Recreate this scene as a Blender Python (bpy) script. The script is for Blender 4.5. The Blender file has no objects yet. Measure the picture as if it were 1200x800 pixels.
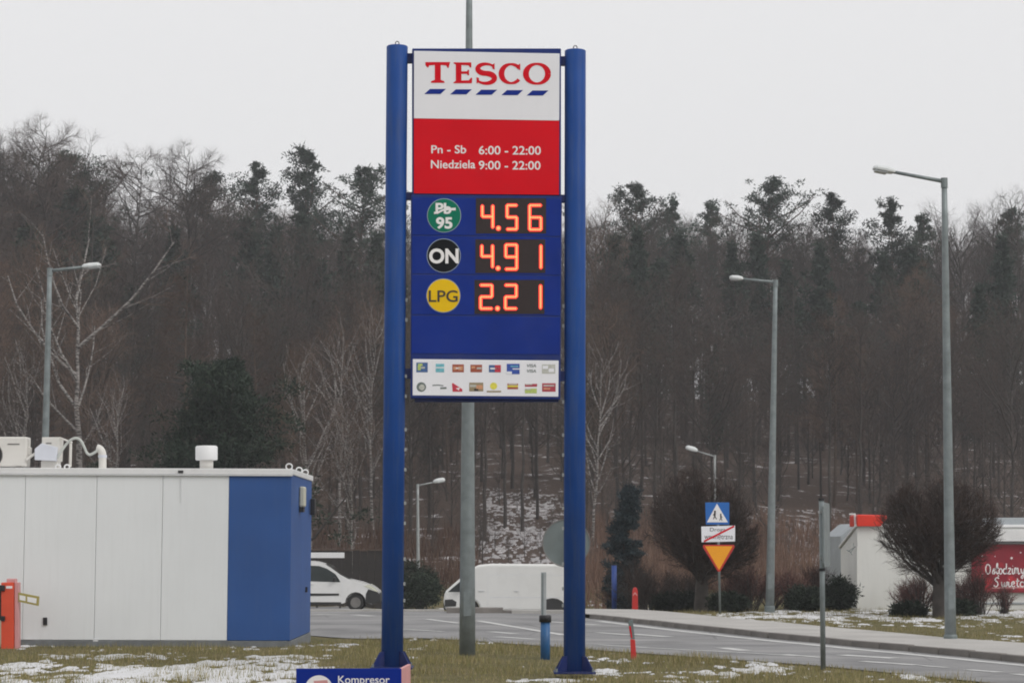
import bpy, math, random
import numpy as np
from mathutils import Vector, Matrix

# ------------------------------------------------------------------ camera, sky, sun, exposure
sc = bpy.context.scene
COL = sc.collection
R = math.radians
F_PX, HORIZON, CAM_H = 2714.0, 640.0, 1.9
PITCH = math.atan((HORIZON - 400.0) / F_PX)
ROLL = R(0.2)
cam_data = bpy.data.cameras.new("camera")
cam_data.sensor_width = 36.0
cam_data.lens = 36.0 * F_PX / 1200.0
cam_data.clip_start, cam_data.clip_end = 0.5, 3000.0
cam = bpy.data.objects.new("camera", cam_data)
COL.objects.link(cam)
CAM = Vector((0, 0, CAM_H))
cam.location = CAM
CAM_ROT = Matrix.Rotation(math.pi / 2 + PITCH, 3, 'X') @ Matrix.Rotation(ROLL, 3, 'Z')
cam.rotation_euler = CAM_ROT.to_euler()
sc.camera = cam

SUN_AZ, SUN_EL = R(128), R(42)          # azimuth from +Y clockwise: behind the camera, to its right
world = bpy.data.worlds.new("World")
sc.world = world
world.use_nodes = True
wn, wl = world.node_tree.nodes, world.node_tree.links
bg = wn["Background"]
sky = wn.new("ShaderNodeTexSky")
sky.sky_type = 'NISHITA'
sky.sun_disc = False
sky.sun_elevation = SUN_EL
sky.sun_rotation = SUN_AZ
sky.air_density, sky.dust_density = 2.0, 6.0
hs = wn.new("ShaderNodeHueSaturation")          # cloud deck scatters the sky to grey
hs.inputs["Saturation"].default_value = 0.12
deck = wn.new("ShaderNodeMix")
deck.data_type = 'RGBA'
deck.inputs[0].default_value = 0.88
deck.inputs[7].default_value = (9.35, 9.33, 9.45, 1)
wl.new(sky.outputs[0], hs.inputs["Color"])
wl.new(hs.outputs[0], deck.inputs[6])
wl.new(deck.outputs[2], bg.inputs[0])
bg.inputs[1].default_value = 0.1
sun_d = bpy.data.lights.new("sun", 'SUN')
sun_d.energy = 1.2
sun_d.angle = R(25)
sun_d.color = (1.0, 0.97, 0.93)
sun = bpy.data.objects.new("sun", sun_d)
COL.objects.link(sun)
sd = Vector((math.sin(SUN_AZ) * math.cos(SUN_EL), math.cos(SUN_AZ) * math.cos(SUN_EL), math.sin(SUN_EL)))
sun.rotation_euler = sd.to_track_quat('Z', 'Y').to_euler()
sun.location = (0, -20, 60)
sc.view_settings.view_transform = 'Standard'
sc.view_settings.look = 'None'
sc.view_settings.exposure = 0.0
sc.view_settings.gamma = 1.0
sc.view_settings.use_curve_mapping = False
sc.render.engine = 'CYCLES'
sc.cycles.max_bounces = 6
sc.cycles.filter_width = 1.9

# ------------------------------------------------------------------ pixels to places
def ss(a, b, x):
    t = np.clip((np.asarray(x, float) - a) / (b - a), 0, 1)
    return t * t * (3 - 2 * t)

def ground_z(x, y):
    x, y = np.asarray(x, float), np.asarray(y, float)
    z = -0.05 * ss(-2, 1, x) * (1 - ss(37, 45, y))
    dip = 0.5 + 0.28 * ss(-7, -3, x)
    dip = dip * (1 - ss(3.5, 9, x))
    z = z - dip * ss(66, 90, y) * (1 - ss(93, 104, y))
    hill = np.interp(y, [0, 98, 104, 112, 130, 170, 225, 300, 420, 1200], [0, 0, .15, .9, 3.0, 8.6, 16.2, 22, 25, 25])
    wob = 1 + 0.06 * np.sin(x * .11 + 1.3) * ss(100, 140, y)
    z = z - 0.18 * np.exp(-(((x + 4.0) / 1.6) ** 2 + ((y - 48.5) / 2.2) ** 2))
    return z + hill * wob

def ray(px, py):
    return (CAM_ROT @ Vector(((px - 600) / F_PX, (400 - py) / F_PX, -1))).normalized()

def at(px, py, d):
    """point of the pixel's line of sight at ground distance d (world Y)"""
    r = ray(px, py)
    return CAM + r * (d / r.y)

def G(px, py):
    """where the line of sight meets the ground"""
    r = ray(px, py)
    ts = np.arange(8, 160, .25) / r.y
    gz = ground_z(r.x * ts, r.y * ts)
    below = np.nonzero(CAM_H + r.z * ts < gz)[0]
    t1 = ts[below[0]] if len(below) else ts[-1]
    t0 = t1 - .25
    for _ in range(20):
        t = (t0 + t1) / 2
        if CAM_H + r.z * t < float(ground_z(r.x * t, r.y * t)): t1 = t
        else: t0 = t
    return CAM + r * t1

INV = np.array(CAM_ROT.transposed())
def proj(x, y, z):
    p = np.stack([x, y, z - CAM_H], -1) @ INV.T
    return 600 + F_PX * p[..., 0] / -p[..., 2], 400 - F_PX * p[..., 1] / -p[..., 2]

class Plane:
    """a real flat face: point p, turned by yaw about Z (yaw 0 faces the camera, -Y)"""
    def __init__(s, p, yaw=0.0):
        s.p = Vector(p)
        s.n = Vector((math.sin(yaw), -math.cos(yaw), 0))
        s.u = Vector((math.cos(yaw), math.sin(yaw), 0))
    def at(s, px, py, off=0.0):
        r = ray(px, py)
        t = (s.p - CAM).dot(s.n) / r.dot(s.n)
        return CAM + r * t + s.n * off

# ------------------------------------------------------------------ numpy noise (value noise)
_rs = np.random.RandomState(5)
_lat = _rs.rand(256, 256)
def vnoise(x, y):
    xi, yi = np.floor(x).astype(int), np.floor(y).astype(int)
    fx, fy = x - xi, y - yi
    fx, fy = fx * fx * (3 - 2 * fx), fy * fy * (3 - 2 * fy)
    g = lambda a, b: _lat[a % 256, b % 256]
    return (g(xi, yi) * (1 - fx) + g(xi + 1, yi) * fx) * (1 - fy) + (g(xi, yi + 1) * (1 - fx) + g(xi + 1, yi + 1) * fx) * fy
def fbm(x, y, o=4):
    s, a, n = 0, .5, 0
    for k in range(o):
        s = s + a * vnoise(x * 2 ** k + 17.3 * k, y * 2 ** k + 9.1 * k); n += a; a *= .55
    return s / n

# ------------------------------------------------------------------ materials
def new_mat(name):
    m = bpy.data.materials.new(name)
    m.use_nodes = True
    return m, m.node_tree.nodes, m.node_tree.links, m.node_tree.nodes["Principled BSDF"]

def ramp(N, stops):
    r = N.new("ShaderNodeValToRGB")
    e = r.color_ramp.elements
    while len(e) < len(stops): e.new(.5)
    for el, (p, c) in zip(e, stops):
        el.position = p
        el.color = (*c, 1) if len(c) == 3 else c
    return r

def mat(name, col, rough=.5, vary=.12, scale=3.0, bump=0.0, bscale=60, metal=0.0, spec=.5, dirt=0.0, dirtcol=(.12, .10, .08), streak=False):
    m, N, L, b = new_mat(name)
    tc = N.new("ShaderNodeTexCoord")
    n1 = N.new("ShaderNodeTexNoise")
    n1.inputs["Scale"].default_value = scale
    n1.inputs["Detail"].default_value = 5
    L.new(tc.outputs["Object"], n1.inputs["Vector"])
    lo = tuple(c * (1 - vary) for c in col); hi = tuple(min(1, c * (1 + vary)) for c in col)
    r = ramp(N, [(.3, lo), (.7, hi)])
    L.new(n1.outputs[0], r.inputs[0])
    out = r.outputs[0]
    if dirt > 0:
        mp = N.new("ShaderNodeMapping")
        mp.inputs["Scale"].default_value = (9, 9, .6) if streak else (1.6, 1.6, 1.6)
        n2 = N.new("ShaderNodeTexNoise")
        n2.inputs["Scale"].default_value = 1.5
        n2.inputs["Detail"].default_value = 7
        n2.inputs["Roughness"].default_value = .65
        L.new(tc.outputs["Object"], mp.inputs[0]); L.new(mp.outputs[0], n2.inputs["Vector"])
        rr = ramp(N, [(.48, (0, 0, 0)), (.78, (dirt, dirt, dirt))])
        L.new(n2.outputs[0], rr.inputs[0])
        mx = N.new("ShaderNodeMix"); mx.data_type = 'RGBA'
        L.new(rr.outputs[0], mx.inputs[0]); L.new(out, mx.inputs[6])
        mx.inputs[7].default_value = (*dirtcol, 1)
        out = mx.outputs[2]
    L.new(out, b.inputs["Base Color"])
    b.inputs["Roughness"].default_value = rough
    b.inputs["Metallic"].default_value = metal
    b.inputs["Specular IOR Level"].default_value = spec
    if bump > 0:
        n3 = N.new("ShaderNodeTexNoise")
        n3.inputs["Scale"].default_value = bscale
        n3.inputs["Detail"].default_value = 6
        L.new(tc.outputs["Object"], n3.inputs["Vector"])
        bp = N.new("ShaderNodeBump")
        bp.inputs["Strength"].default_value = bump
        bp.inputs["Distance"].default_value = .02
        L.new(n3.outputs[0], bp.inputs["Height"]); L.new(bp.outputs[0], b.inputs["Normal"])
    return m

def island_mat(name, stops, rough=.85, noise=None):
    """colour varies per separate blade, leaf or twig"""
    m, N, L, b = new_mat(name)
    g = N.new("ShaderNodeNewGeometry")
    r = ramp(N, stops)
    L.new(g.outputs["Random Per Island"], r.inputs[0])
    out = r.outputs[0]
    oi = N.new("ShaderNodeObjectInfo")
    hv = N.new("ShaderNodeHueSaturation")
    mr = N.new("ShaderNodeMapRange")
    mr.inputs[3].default_value, mr.inputs[4].default_value = .6, 1.6
    L.new(oi.outputs["Random"], mr.inputs[0]); L.new(mr.outputs[0], hv.inputs["Value"])
    L.new(out, hv.inputs["Color"])
    L.new(hv.outputs[0], b.inputs["Base Color"])
    b.inputs["Roughness"].default_value = rough
    b.inputs["Specular IOR Level"].default_value = .2
    return m

def emit_mat(name, col, strength):
    m, N, L, b = new_mat(name)
    n = N.new("ShaderNodeTexNoise"); n.inputs["Scale"].default_value = 30
    r = ramp(N, [(.3, tuple(c * .85 for c in col)), (.7, col)])
    L.new(n.outputs[0], r.inputs[0])
    L.new(r.outputs[0], b.inputs["Emission Color"])
    b.inputs["Emission Strength"].default_value = strength
    b.inputs["Base Color"].default_value = (.05, .02, .02, 1)
    return m

M = {}
M['post_blue'] = mat('post_blue', (.008, .058, .25), .5, .10, 2, spec=.15, dirt=.4, dirtcol=(.10, .12, .16), streak=True)
M['base_blue'] = mat('base_blue', (.008, .020, .11), .5, spec=.2, vary=.15, scale=4, dirt=.3)
M['panel_blue'] = mat('panel_blue', (.006, .029, .235), .5, .10, 1.5, spec=.08, dirt=.12, dirtcol=(.08, .09, .16))
M['frame_blue'] = mat('frame_blue', (.010, .028, .16), .5, .08, 2, spec=.2, dirt=.2)
M['sign_white'] = mat('sign_white', (.83, .83, .87), .45, .015, 1.5, dirt=.08, dirtcol=(.55, .55, .56), streak=True, spec=.25)
M['sign_red'] = mat('sign_red', (.68, .002, .012), .5, spec=.08, vary=.05, scale=1.5, dirt=.12, dirtcol=(.35, .03, .04))
M['print_red'] = mat('print_red', (.66, .003, .016), .5, .04, spec=.08)
M['print_blue'] = mat('print_blue', (.006, .026, .25), .5, .04, spec=.08)
M['print_white'] = mat('print_white', (.84, .82, .82), .4, .03)
M['print_dark'] = mat('print_dark', (.03, .022, .018), .4, .1)
M['badge_green'] = mat('badge_green', (.001, .17, .10), .5, .05, spec=.12)
M['badge_black'] = mat('badge_black', (.006, .007, .009), .6, .1, spec=.1)
M['badge_yellow'] = mat('badge_yellow', (.82, .52, .003), .5, .04, spec=.15)
M['badge_rim'] = mat('badge_rim', (.30, .36, .42), .4, .05)
M['display'] = mat('display', (.036, .026, .026), .5, .2, 40, spec=.2)
M['led_glow'] = emit_mat('led_glow', (1.0, .03, .022), 1.7)
M['led_core'] = emit_mat('led_core', (1.0, .30, .10), 2.0)
M['steel'] = mat('galvanised_steel', (.20, .23, .235), .5, .18, 6, metal=.25, dirt=.3, dirtcol=(.14, .14, .13), streak=True)
M['steel_light'] = mat('light_steel', (.36, .38, .38), .5, .12, 6, metal=.2, dirt=.2)
M['lamp_white'] = mat('lamp_housing', (.60, .62, .62), .4, .06)
M['lamp_glass'] = mat('lamp_glass', (.55, .58, .6), .15, .05)
M['wall_white'] = mat('wall_panel_white', (.78, .80, .81), .45, .025, .7, dirt=.1, dirtcol=(.42, .42, .40), streak=True)
M['trim_white'] = mat('trim_white', (.76, .76, .76), .45, .04, 2, dirt=.2, dirtcol=(.5, .5, .48))
M['wall_blue'] = mat('wall_panel_blue', (.030, .092, .285), .5, .10, .8, spec=.25, dirt=.15, dirtcol=(.10, .14, .26), streak=True)
M['plinth'] = mat('plinth_grey', (.16, .17, .175), .8, .2, 5, bump=.3, bscale=40)
M['joint'] = mat('joint_grey', (.66, .67, .68), .7, .1)
M['plastic_white'] = mat('plastic_white', (.66, .64, .60), .45, .05, 3, dirt=.2, dirtcol=(.4, .38, .34))
M['plastic_bluish'] = mat('plastic_bluish', (.62, .64, .70), .45, .05, 3, dirt=.15, dirtcol=(.4, .38, .34))
M['black'] = mat('black_plastic', (.012, .012, .014), .5, .2)
M['hose'] = mat('hose_grey', (.48, .50, .47), .5, .1)
M['beige'] = mat('beige_plastic', (.55, .54, .44), .45, .06)
M['orange'] = mat('orange_paint', (.72, .075, .025), .4, .08, 2, dirt=.2, dirtcol=(.3, .07, .04))
M['pink'] = mat('faded_pink', (.62, .30, .30), .5, .08)
M['arm_yellow'] = mat('arm_yellow', (.36, .30, .08), .5, .12)
M['car_white'] = mat('car_white', (.74, .74, .73), .18, .02, 1, dirt=.25, dirtcol=(.42, .40, .37), spec=.6)
M['van_white'] = mat('van_white', (.72, .72, .70), .3, .02, 1, dirt=.25, dirtcol=(.5, .49, .46), spec=.5)
M['glass'] = mat('dark_glass', (.028, .036, .036), .06, .2, 3, spec=.8)
M['rubber'] = mat('rubber', (.018, .017, .017), .8, .2, 20)
M['hubcap'] = mat('hubcap', (.20, .19, .18), .45, .15, metal=.4)
M['headlight'] = mat('headlight', (.66, .66, .55), .1, .1)
M['bumper'] = mat('bumper_black', (.022, .022, .022), .6, .2)
M['paving'] = mat('paving', (.38, .365, .345), .85, .12, .8, bump=.3, bscale=60, dirt=.4, dirtcol=(.50, .49, .48))
M['kerb'] = mat('kerb_stone', (.18, .165, .15), .85, .25, 2, bump=.4, bscale=40)
M['road_paint'] = mat('road_paint', (.52, .52, .51), .7, .12, 5, dirt=.7, dirtcol=(.22, .22, .22))
M['snow'] = mat('snow', (.60, .60, .61), .7, .05, 4, bump=.5, bscale=25, dirt=.3, dirtcol=(.5, .48, .44))
M['old_snow'] = mat('old_snow', (.40, .385, .39), .8, .3, 6, bump=.5, bscale=20, dirt=.6, dirtcol=(.16, .12, .10))
M['sign_blue'] = mat('traffic_blue', (.012, .13, .46), .35, .05)
M['sign_yellow'] = mat('traffic_yellow', (.88, .36, .004), .4, .04)
M['sign_back'] = mat('sign_back_grey', (.15, .18, .18), .55, .12, 3, dirt=.2)
M['red_plastic'] = mat('red_plastic', (.55, .022, .018), .5, .1, dirt=.2)
M['bollard_blue'] = mat('bollard_blue', (.015, .10, .26), .5, .15, 4, dirt=.3)
M['post_blue_far'] = mat('marker_blue', (.012, .05, .24), .5, .15)
M['roof_grey'] = mat('roof_grey', (.34, .37, .39), .6, .08, 1, dirt=.2)
M['plaster'] = mat('plaster_white', (.70, .70, .67), .75, .05, .8, dirt=.2, dirtcol=(.5, .48, .44), streak=True)
M['roof_red'] = mat('roof_box_red', (.72, .035, .014), .4, .06)
M['fence_dark'] = mat('fence_dark', (.022, .018, .016), .8, .3, 3, bump=.3, bscale=30)
M['bark_dark'] = mat('bark_dark', (.052, .044, .039), .9, .35, 4, bump=.5, bscale=12)
M['bark_brown'] = mat('bark_brown', (.085, .060, .046), .9, .3, 4, bump=.5, bscale=12)
M['bark_pine'] = mat('bark_pine', (.075, .046, .034), .9, .3, 3, bump=.5, bscale=12)
M['twig_dark'] = island_mat('twig_dark', [(0, (.042, .034, .031)), (.6, (.062, .047, .041)), (1, (.095, .068, .055))])
M['twig_brown'] = island_mat('twig_brown', [(0, (.072, .050, .040)), (.6, (.115, .076, .057)), (1, (.17, .112, .082))])
M['twig_red'] = island_mat('twig_red', [(0, (.050, .026, .025)), (.6, (.085, .042, .038)), (1, (.13, .07, .058))])
M['twig_bush'] = island_mat('twig_bush', [(0, (.024, .017, .0145)), (.6, (.044, .030, .025)), (1, (.074, .049, .039))])
M['needle_pine'] = island_mat('needle_pine', [(0, (.020, .034, .026)), (.6, (.034, .052, .040)), (1, (.055, .075, .055))])
M['needle_dark'] = island_mat('needle_dark', [(0, (.010, .019, .013)), (.6, (.018, .030, .020)), (1, (.034, .046, .030))])
M['needle_blue'] = island_mat('needle_blue', [(0, (.013, .021, .024)), (.6, (.023, .035, .040)), (1, (.042, .060, .068))])
M['juniper'] = island_mat('juniper', [(0, (.012, .019, .013)), (.6, (.022, .032, .022)), (1, (.040, .052, .034))])
M['grass'] = island_mat('grass_blades', [(0, (.125, .115, .042)), (.35, (.215, .175, .080)), (.6, (.15, .155, .052)), (1, (.36, .29, .165))], .8)
M['dry_grass'] = island_mat('dry_grass', [(0, (.085, .048, .034)), (.5, (.135, .080, .058)), (1, (.19, .125, .09))], .9)

def birch_mat():
    m, N, L, b = new_mat('bark_birch')
    tc = N.new("ShaderNodeTexCoord"); mp = N.new("ShaderNodeMapping")
    mp.inputs["Scale"].default_value = (1.2, 1.2, 4.5)
    n = N.new("ShaderNodeTexNoise"); n.inputs["Scale"].default_value = 2.2; n.inputs["Detail"].default_value = 5
    r = ramp(N, [(.40, (.045, .038, .035)), (.55, (.28, .26, .245)), (.85, (.44, .41, .39))])
    L.new(tc.outputs["Object"], mp.inputs[0]); L.new(mp.outputs[0], n.inputs["Vector"])
    L.new(n.outputs[0], r.inputs[0]); L.new(r.outputs[0], b.inputs["Base Color"])
    b.inputs["Roughness"].default_value = .8
    return m
M['bark_birch'] = birch_mat()

def ground_mat():
    m, N, L, b = new_mat('ground_winter')
    geo = N.new("ShaderNodeNewGeometry")
    def noise(s, d=6, ro=.6):
        n = N.new("ShaderNodeTexNoise"); n.inputs["Scale"].default_value = s
        n.inputs["Detail"].default_value = d; n.inputs["Roughness"].default_value = ro
        L.new(geo.outputs["Position"], n.inputs["Vector"]); return n
    n1 = noise(.8); n2 = noise(14, 4); n3 = noise(.55, 9, .72)
    grass = ramp(N, [(.25, (.095, .095, .036)), (.5, (.155, .135, .062)), (.75, (.23, .185, .10))])
    L.new(n1.outputs[0], grass.inputs[0])
    fine = ramp(N, [(.3, (.45, .45, .45)), (.7, (1.15, 1.15, 1.15))])
    L.new(n2.outputs[0], fine.inputs[0])
    mul = N.new("ShaderNodeMix"); mul.data_type = 'RGBA'; mul.blend_type = 'MULTIPLY'; mul.inputs[0].default_value = 1
    L.new(grass.outputs[0], mul.inputs[6]); L.new(fine.outputs[0], mul.inputs[7])
    # leaf litter on the wooded hill, snow lying between
    litter = ramp(N, [(.3, (.050, .034, .027)), (.7, (.115, .082, .066))])
    L.new(n2.outputs[0], litter.inputs[0])
    sep = N.new("ShaderNodeSeparateXYZ"); L.new(geo.outputs["Position"], sep.inputs[0])
    far = N.new("ShaderNodeMapRange"); far.interpolation_type = 'SMOOTHSTEP'
    far.inputs[1].default_value, far.inputs[2].default_value = 100, 108
    L.new(sep.outputs["Y"], far.inputs[0])
    mx = N.new("ShaderNodeMix"); mx.data_type = 'RGBA'
    L.new(far.outputs[0], mx.inputs[0]); L.new(mul.outputs[2], mx.inputs[6]); L.new(litter.outputs[0], mx.inputs[7])
    # snow cover: nothing near the camera (real snow is laid there), patchy past the road and on the hill
    cover = N.new("ShaderNodeMapRange")
    cover.inputs[1].default_value, cover.inputs[2].default_value = 60, 84
    cover.inputs[3].default_value, cover.inputs[4].default_value = -.4, -.11
    L.new(sep.outputs["Y"], cover.inputs[0])
    add = N.new("ShaderNodeMath"); add.operation = 'ADD'
    L.new(n3.outputs[0], add.inputs[0]); L.new(cover.outputs[0], add.inputs[1])
    sr = ramp(N, [(.47, (0, 0, 0)), (.53, (1, 1, 1))])
    L.new(add.outputs[0], sr.inputs[0])
    mx2 = N.new("ShaderNodeMix"); mx2.data_type = 'RGBA'
    L.new(sr.outputs[0], mx2.inputs[0]); L.new(mx.outputs[2], mx2.inputs[6])
    mx2.inputs[7].default_value = (.62, .60, .61, 1)
    L.new(mx2.outputs[2], b.inputs["Base Color"])
    b.inputs["Roughness"].default_value = .95
    b.inputs["Specular IOR Level"].default_value = .15
    bp = N.new("ShaderNodeBump"); bp.inputs["Strength"].default_value = .6; bp.inputs["Distance"].default_value = .05
    L.new(n2.outputs[0], bp.inputs["Height"]); L.new(bp.outputs[0], b.inputs["Normal"])
    return m
M['ground'] = ground_mat()

def asphalt_mat():
    m, N, L, b = new_mat('asphalt')
    geo = N.new("ShaderNodeNewGeometry")
    def noise(sc_, rot, s, d=5):
        mp = N.new("ShaderNodeMapping"); mp.inputs["Scale"].default_value = sc_; mp.inputs["Rotation"].default_value = (0, 0, rot)
        n_ = N.new("ShaderNodeTexNoise"); n_.inputs["Scale"].default_value = s; n_.inputs["Detail"].default_value = d
        L.new(geo.outputs["Position"], mp.inputs[0]); L.new(mp.outputs[0], n_.inputs["Vector"]); return n_
    d = G(1000, 758) - G(800, 737); ang = -math.atan2(d.y, d.x)
    n1, n2, n3 = noise((.07, 1.3, 1), ang, 1.0), noise((1, 1, 1), 0, .45, 7), noise((1, 1, 1), 0, 45, 4)
    r1 = ramp(N, [(.30, (.155, .153, .155)), (.5, (.205, .202, .203)), (.72, (.275, .27, .268))]); L.new(n1.outputs[0], r1.inputs[0])
    r2 = ramp(N, [(.35, (.72, .72, .72)), (.5, (1, 1, 1)), (.7, (1.18, 1.17, 1.16))]); L.new(n2.outputs[0], r2.inputs[0])
    mu = N.new("ShaderNodeMix"); mu.data_type = 'RGBA'; mu.blend_type = 'MULTIPLY'; mu.inputs[0].default_value = 1
    L.new(r1.outputs[0], mu.inputs[6]); L.new(r2.outputs[0], mu.inputs[7])
    vo = N.new("ShaderNodeTexVoronoi"); vo.feature = 'DISTANCE_TO_EDGE'; vo.inputs["Scale"].default_value = .22
    L.new(geo.outputs["Position"], vo.inputs["Vector"])
    cr = ramp(N, [(.0, (.35, .35, .35)), (.006, (1, 1, 1))]); L.new(vo.outputs["Distance"], cr.inputs[0])
    m2 = N.new("ShaderNodeMix"); m2.data_type = 'RGBA'; m2.blend_type = 'MULTIPLY'; m2.inputs[0].default_value = .7
    L.new(mu.outputs[2], m2.inputs[6]); L.new(cr.outputs[0], m2.inputs[7])
    L.new(m2.outputs[2], b.inputs["Base Color"])
    rr = ramp(N, [(.35, (.55, .55, .55)), (.6, (.85, .85, .85))]); L.new(n1.outputs[0], rr.inputs[0]); L.new(rr.outputs[0], b.inputs["Roughness"])
    bp = N.new("ShaderNodeBump"); bp.inputs["Strength"].default_value = .35; bp.inputs["Distance"].default_value = .02
    L.new(n3.outputs[0], bp.inputs["Height"]); L.new(bp.outputs[0], b.inputs["Normal"])
    return m
M['asphalt'] = asphalt_mat()

def banner_mat():
    m, N, L, b = new_mat('banner_print')
    tc = N.new("ShaderNodeTexCoord")
    v = N.new("ShaderNodeTexVoronoi"); v.inputs["Scale"].default_value = 2.6
    L.new(tc.outputs["Object"], v.inputs["Vector"])
    r = ramp(N, [(.0, (.62, .035, .04)), (.22, (.46, .016, .03)), (.4, (.22, .006, .02)), (.9, (.27, .008, .022))])
    L.new(v.outputs["Distance"], r.inputs[0]); L.new(r.outputs[0], b.inputs["Base Color"])
    b.inputs["Roughness"].default_value = .5
    return m
M['banner'] = banner_mat()

# ------------------------------------------------------------------ object helpers
def link(o, parent=None):
    COL.objects.link(o)
    if parent is not None: o.parent = parent
    return o
def root_loc(o):
    v = Vector((0, 0, 0))
    while o is not None:
        v = v + o.location; o = o.parent
    return v
def thing(name, label, cat, loc=(0, 0, 0), group=None):
    o = bpy.data.objects.new(name, None)
    o.empty_display_size = .2
    o.location = loc
    return tag(link(o), label, cat, group)
def tag(o, label=None, cat=None, group=None, kind=None):
    if label: o["label"] = label
    if cat: o["category"] = cat
    if group: o["group"] = group
    if kind: o["kind"] = kind
    return o

class MB:
    """collects world-space shapes, builds ONE mesh object"""
    def __init__(s): s.v, s.f = [], []
    def add(s, vs, fs):
        k = len(s.v)
        s.v += [tuple(p) for p in vs]
        s.f += [tuple(i + k for i in f) for f in fs]
        return s
    def box(s, c, size, rot=None):
        x, y, z = (a / 2 for a in size)
        vs = [Vector(p) for p in ((-x, -y, -z), (x, -y, -z), (x, y, -z), (-x, y, -z), (-x, -y, z), (x, -y, z), (x, y, z), (-x, y, z))]
        if rot is not None: vs = [rot @ p for p in vs]
        return s.add([p + Vector(c) for p in vs], [(0, 3, 2, 1), (4, 5, 6, 7), (0, 1, 5, 4), (1, 2, 6, 5), (2, 3, 7, 6), (3, 0, 4, 7)])
    def tube(s, pts, rad, n=12, caps=True):
        pts = [Vector(p) for p in pts]
        if not hasattr(rad, '__len__'): rad = [rad] * len(pts)
        vs, fs, prev = [], [], None
        for i, p in enumerate(pts):
            d = (pts[min(i + 1, len(pts) - 1)] - pts[max(i - 1, 0)]).normalized()
            if prev is None:
                a = d.orthogonal().normalized()
            else:
                a = (prev - d * prev.dot(d)).normalized()
            prev = a
            b = d.cross(a)
            for k in range(n):
                t = 2 * math.pi * k / n
                vs.append(p + (a * math.cos(t) + b * math.sin(t)) * rad[i])
        for i in range(len(pts) - 1):
            for k in range(n):
                k2 = (k + 1) % n
                fs.append((i * n + k, i * n + k2, (i + 1) * n + k2, (i + 1) * n + k))
        if caps:
            fs.append(tuple(reversed(range(n)))); fs.append(tuple(range((len(pts) - 1) * n, len(pts) * n)))
        return s.add(vs, fs)
    def extrude(s, poly, vec):
        """closed polygon of points pushed along vec"""
        poly = [Vector(p) for p in poly]; n = len(poly); vec = Vector(vec)
        nrm = Vector((0, 0, 0))
        for i in range(n): nrm += (poly[i] - poly[0]).cross(poly[(i + 1) % n] - poly[0])
        if nrm.dot(vec) > 0: poly = poly[::-1]
        vs = poly + [p + vec for p in poly]
        fs = [tuple(range(n)), tuple(reversed(range(n, 2 * n)))] + [((i + 1) % n, i, n + i, n + (i + 1) % n) for i in range(n)]
        return s.add(vs, fs)
    def slab(s, plane, pxpoly, off, thick):
        """polygon given in photo pixels on a real plane, with its own thickness behind"""
        return s.extrude([plane.at(x, y, off) for x, y in pxpoly], -plane.n * thick)
    def rect(s, plane, x0, y0, x1, y1, off, thick):
        return s.slab(plane, [(x0, y0), (x1, y0), (x1, y1), (x0, y1)], off, thick)
    def build(s, name, m, parent=None, bevel=0.0, smooth=False, seg=2):
        me = bpy.data.meshes.new(name)
        off = root_loc(parent) if parent is not None else Vector((0, 0, 0))
        me.from_pydata([Vector(p) - off for p in s.v], [], s.f)
        me.materials.append(m)
        if smooth:
            me.polygons.foreach_set("use_smooth", [len(p.vertices) == 4 for p in me.polygons])
        o = link(bpy.data.objects.new(name, me), parent)
        if bevel > 0:
            b = o.modifiers.new("bevel", 'BEVEL'); b.width = bevel; b.segments = seg
            b.limit_method = 'ANGLE'; b.angle_limit = R(35)
        return o

def np_mesh(name, V, tris, m, quads=None):
    me = bpy.data.meshes.new(name)
    V = np.ascontiguousarray(V, np.float32)
    nt = 0 if tris is None else len(tris); nq = 0 if quads is None else len(quads)
    me.vertices.add(len(V)); me.vertices.foreach_set("co", V.ravel())
    idx = np.concatenate([np.asarray(a, np.int32).ravel() for a in (tris, quads) if a is not None and len(a)])
    me.loops.add(len(idx)); me.loops.foreach_set("vertex_index", idx)
    me.polygons.add(nt + nq)
    st = np.concatenate([np.arange(nt) * 3, nt * 3 + np.arange(nq) * 4]).astype(np.int32)
    me.polygons.foreach_set("loop_start", st)
    me.update(calc_edges=True)
    me.materials.append(m)
    return me
def np_obj(name, me, parent=None, loc=None):
    o = link(bpy.data.objects.new(name, me), parent)
    if loc is not None: o.location = loc
    return o

def text_tris(body, bold=0.0, shear=0.0):
    cu = bpy.data.curves.new("t", 'FONT'); cu.body = body
    cu.offset = bold; cu.shear = shear; cu.resolution_u = 4
    o = bpy.data.objects.new("t", cu); COL.objects.link(o)
    dg = bpy.context.evaluated_depsgraph_get()
    me = bpy.data.meshes.new_from_object(o.evaluated_get(dg))
    vs = np.array([v.co[:2] for v in me.vertices]); fs = [tuple(p.vertices) for p in me.polygons]
    bpy.data.objects.remove(o); bpy.data.curves.remove(cu); bpy.data.meshes.remove(me)
    lo, hi = vs.min(0), vs.max(0)
    return (vs - lo) / (hi - lo), fs
def lettering(mb, plane, body, box, off, bold=0.0, shear=0.0, drop=0.0):
    """letters fitted to a box of photo pixels on the sign's plane"""
    vs, fs = text_tris(body, bold, shear)
    x0, y0, x1, y1 = box
    mb.add([plane.at(x0 + u * (x1 - x0), y1 + (y0 - y1) * v + drop * u, off) for u, v in vs], fs)
    return mb
def disc_px(mb, plane, cx, cy, r, off, thick, n=32):
    return mb.slab(plane, [(cx + r * math.cos(2 * math.pi * k / n), cy + r * math.sin(2 * math.pi * k / n)) for k in range(n)], off, thick)
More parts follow.
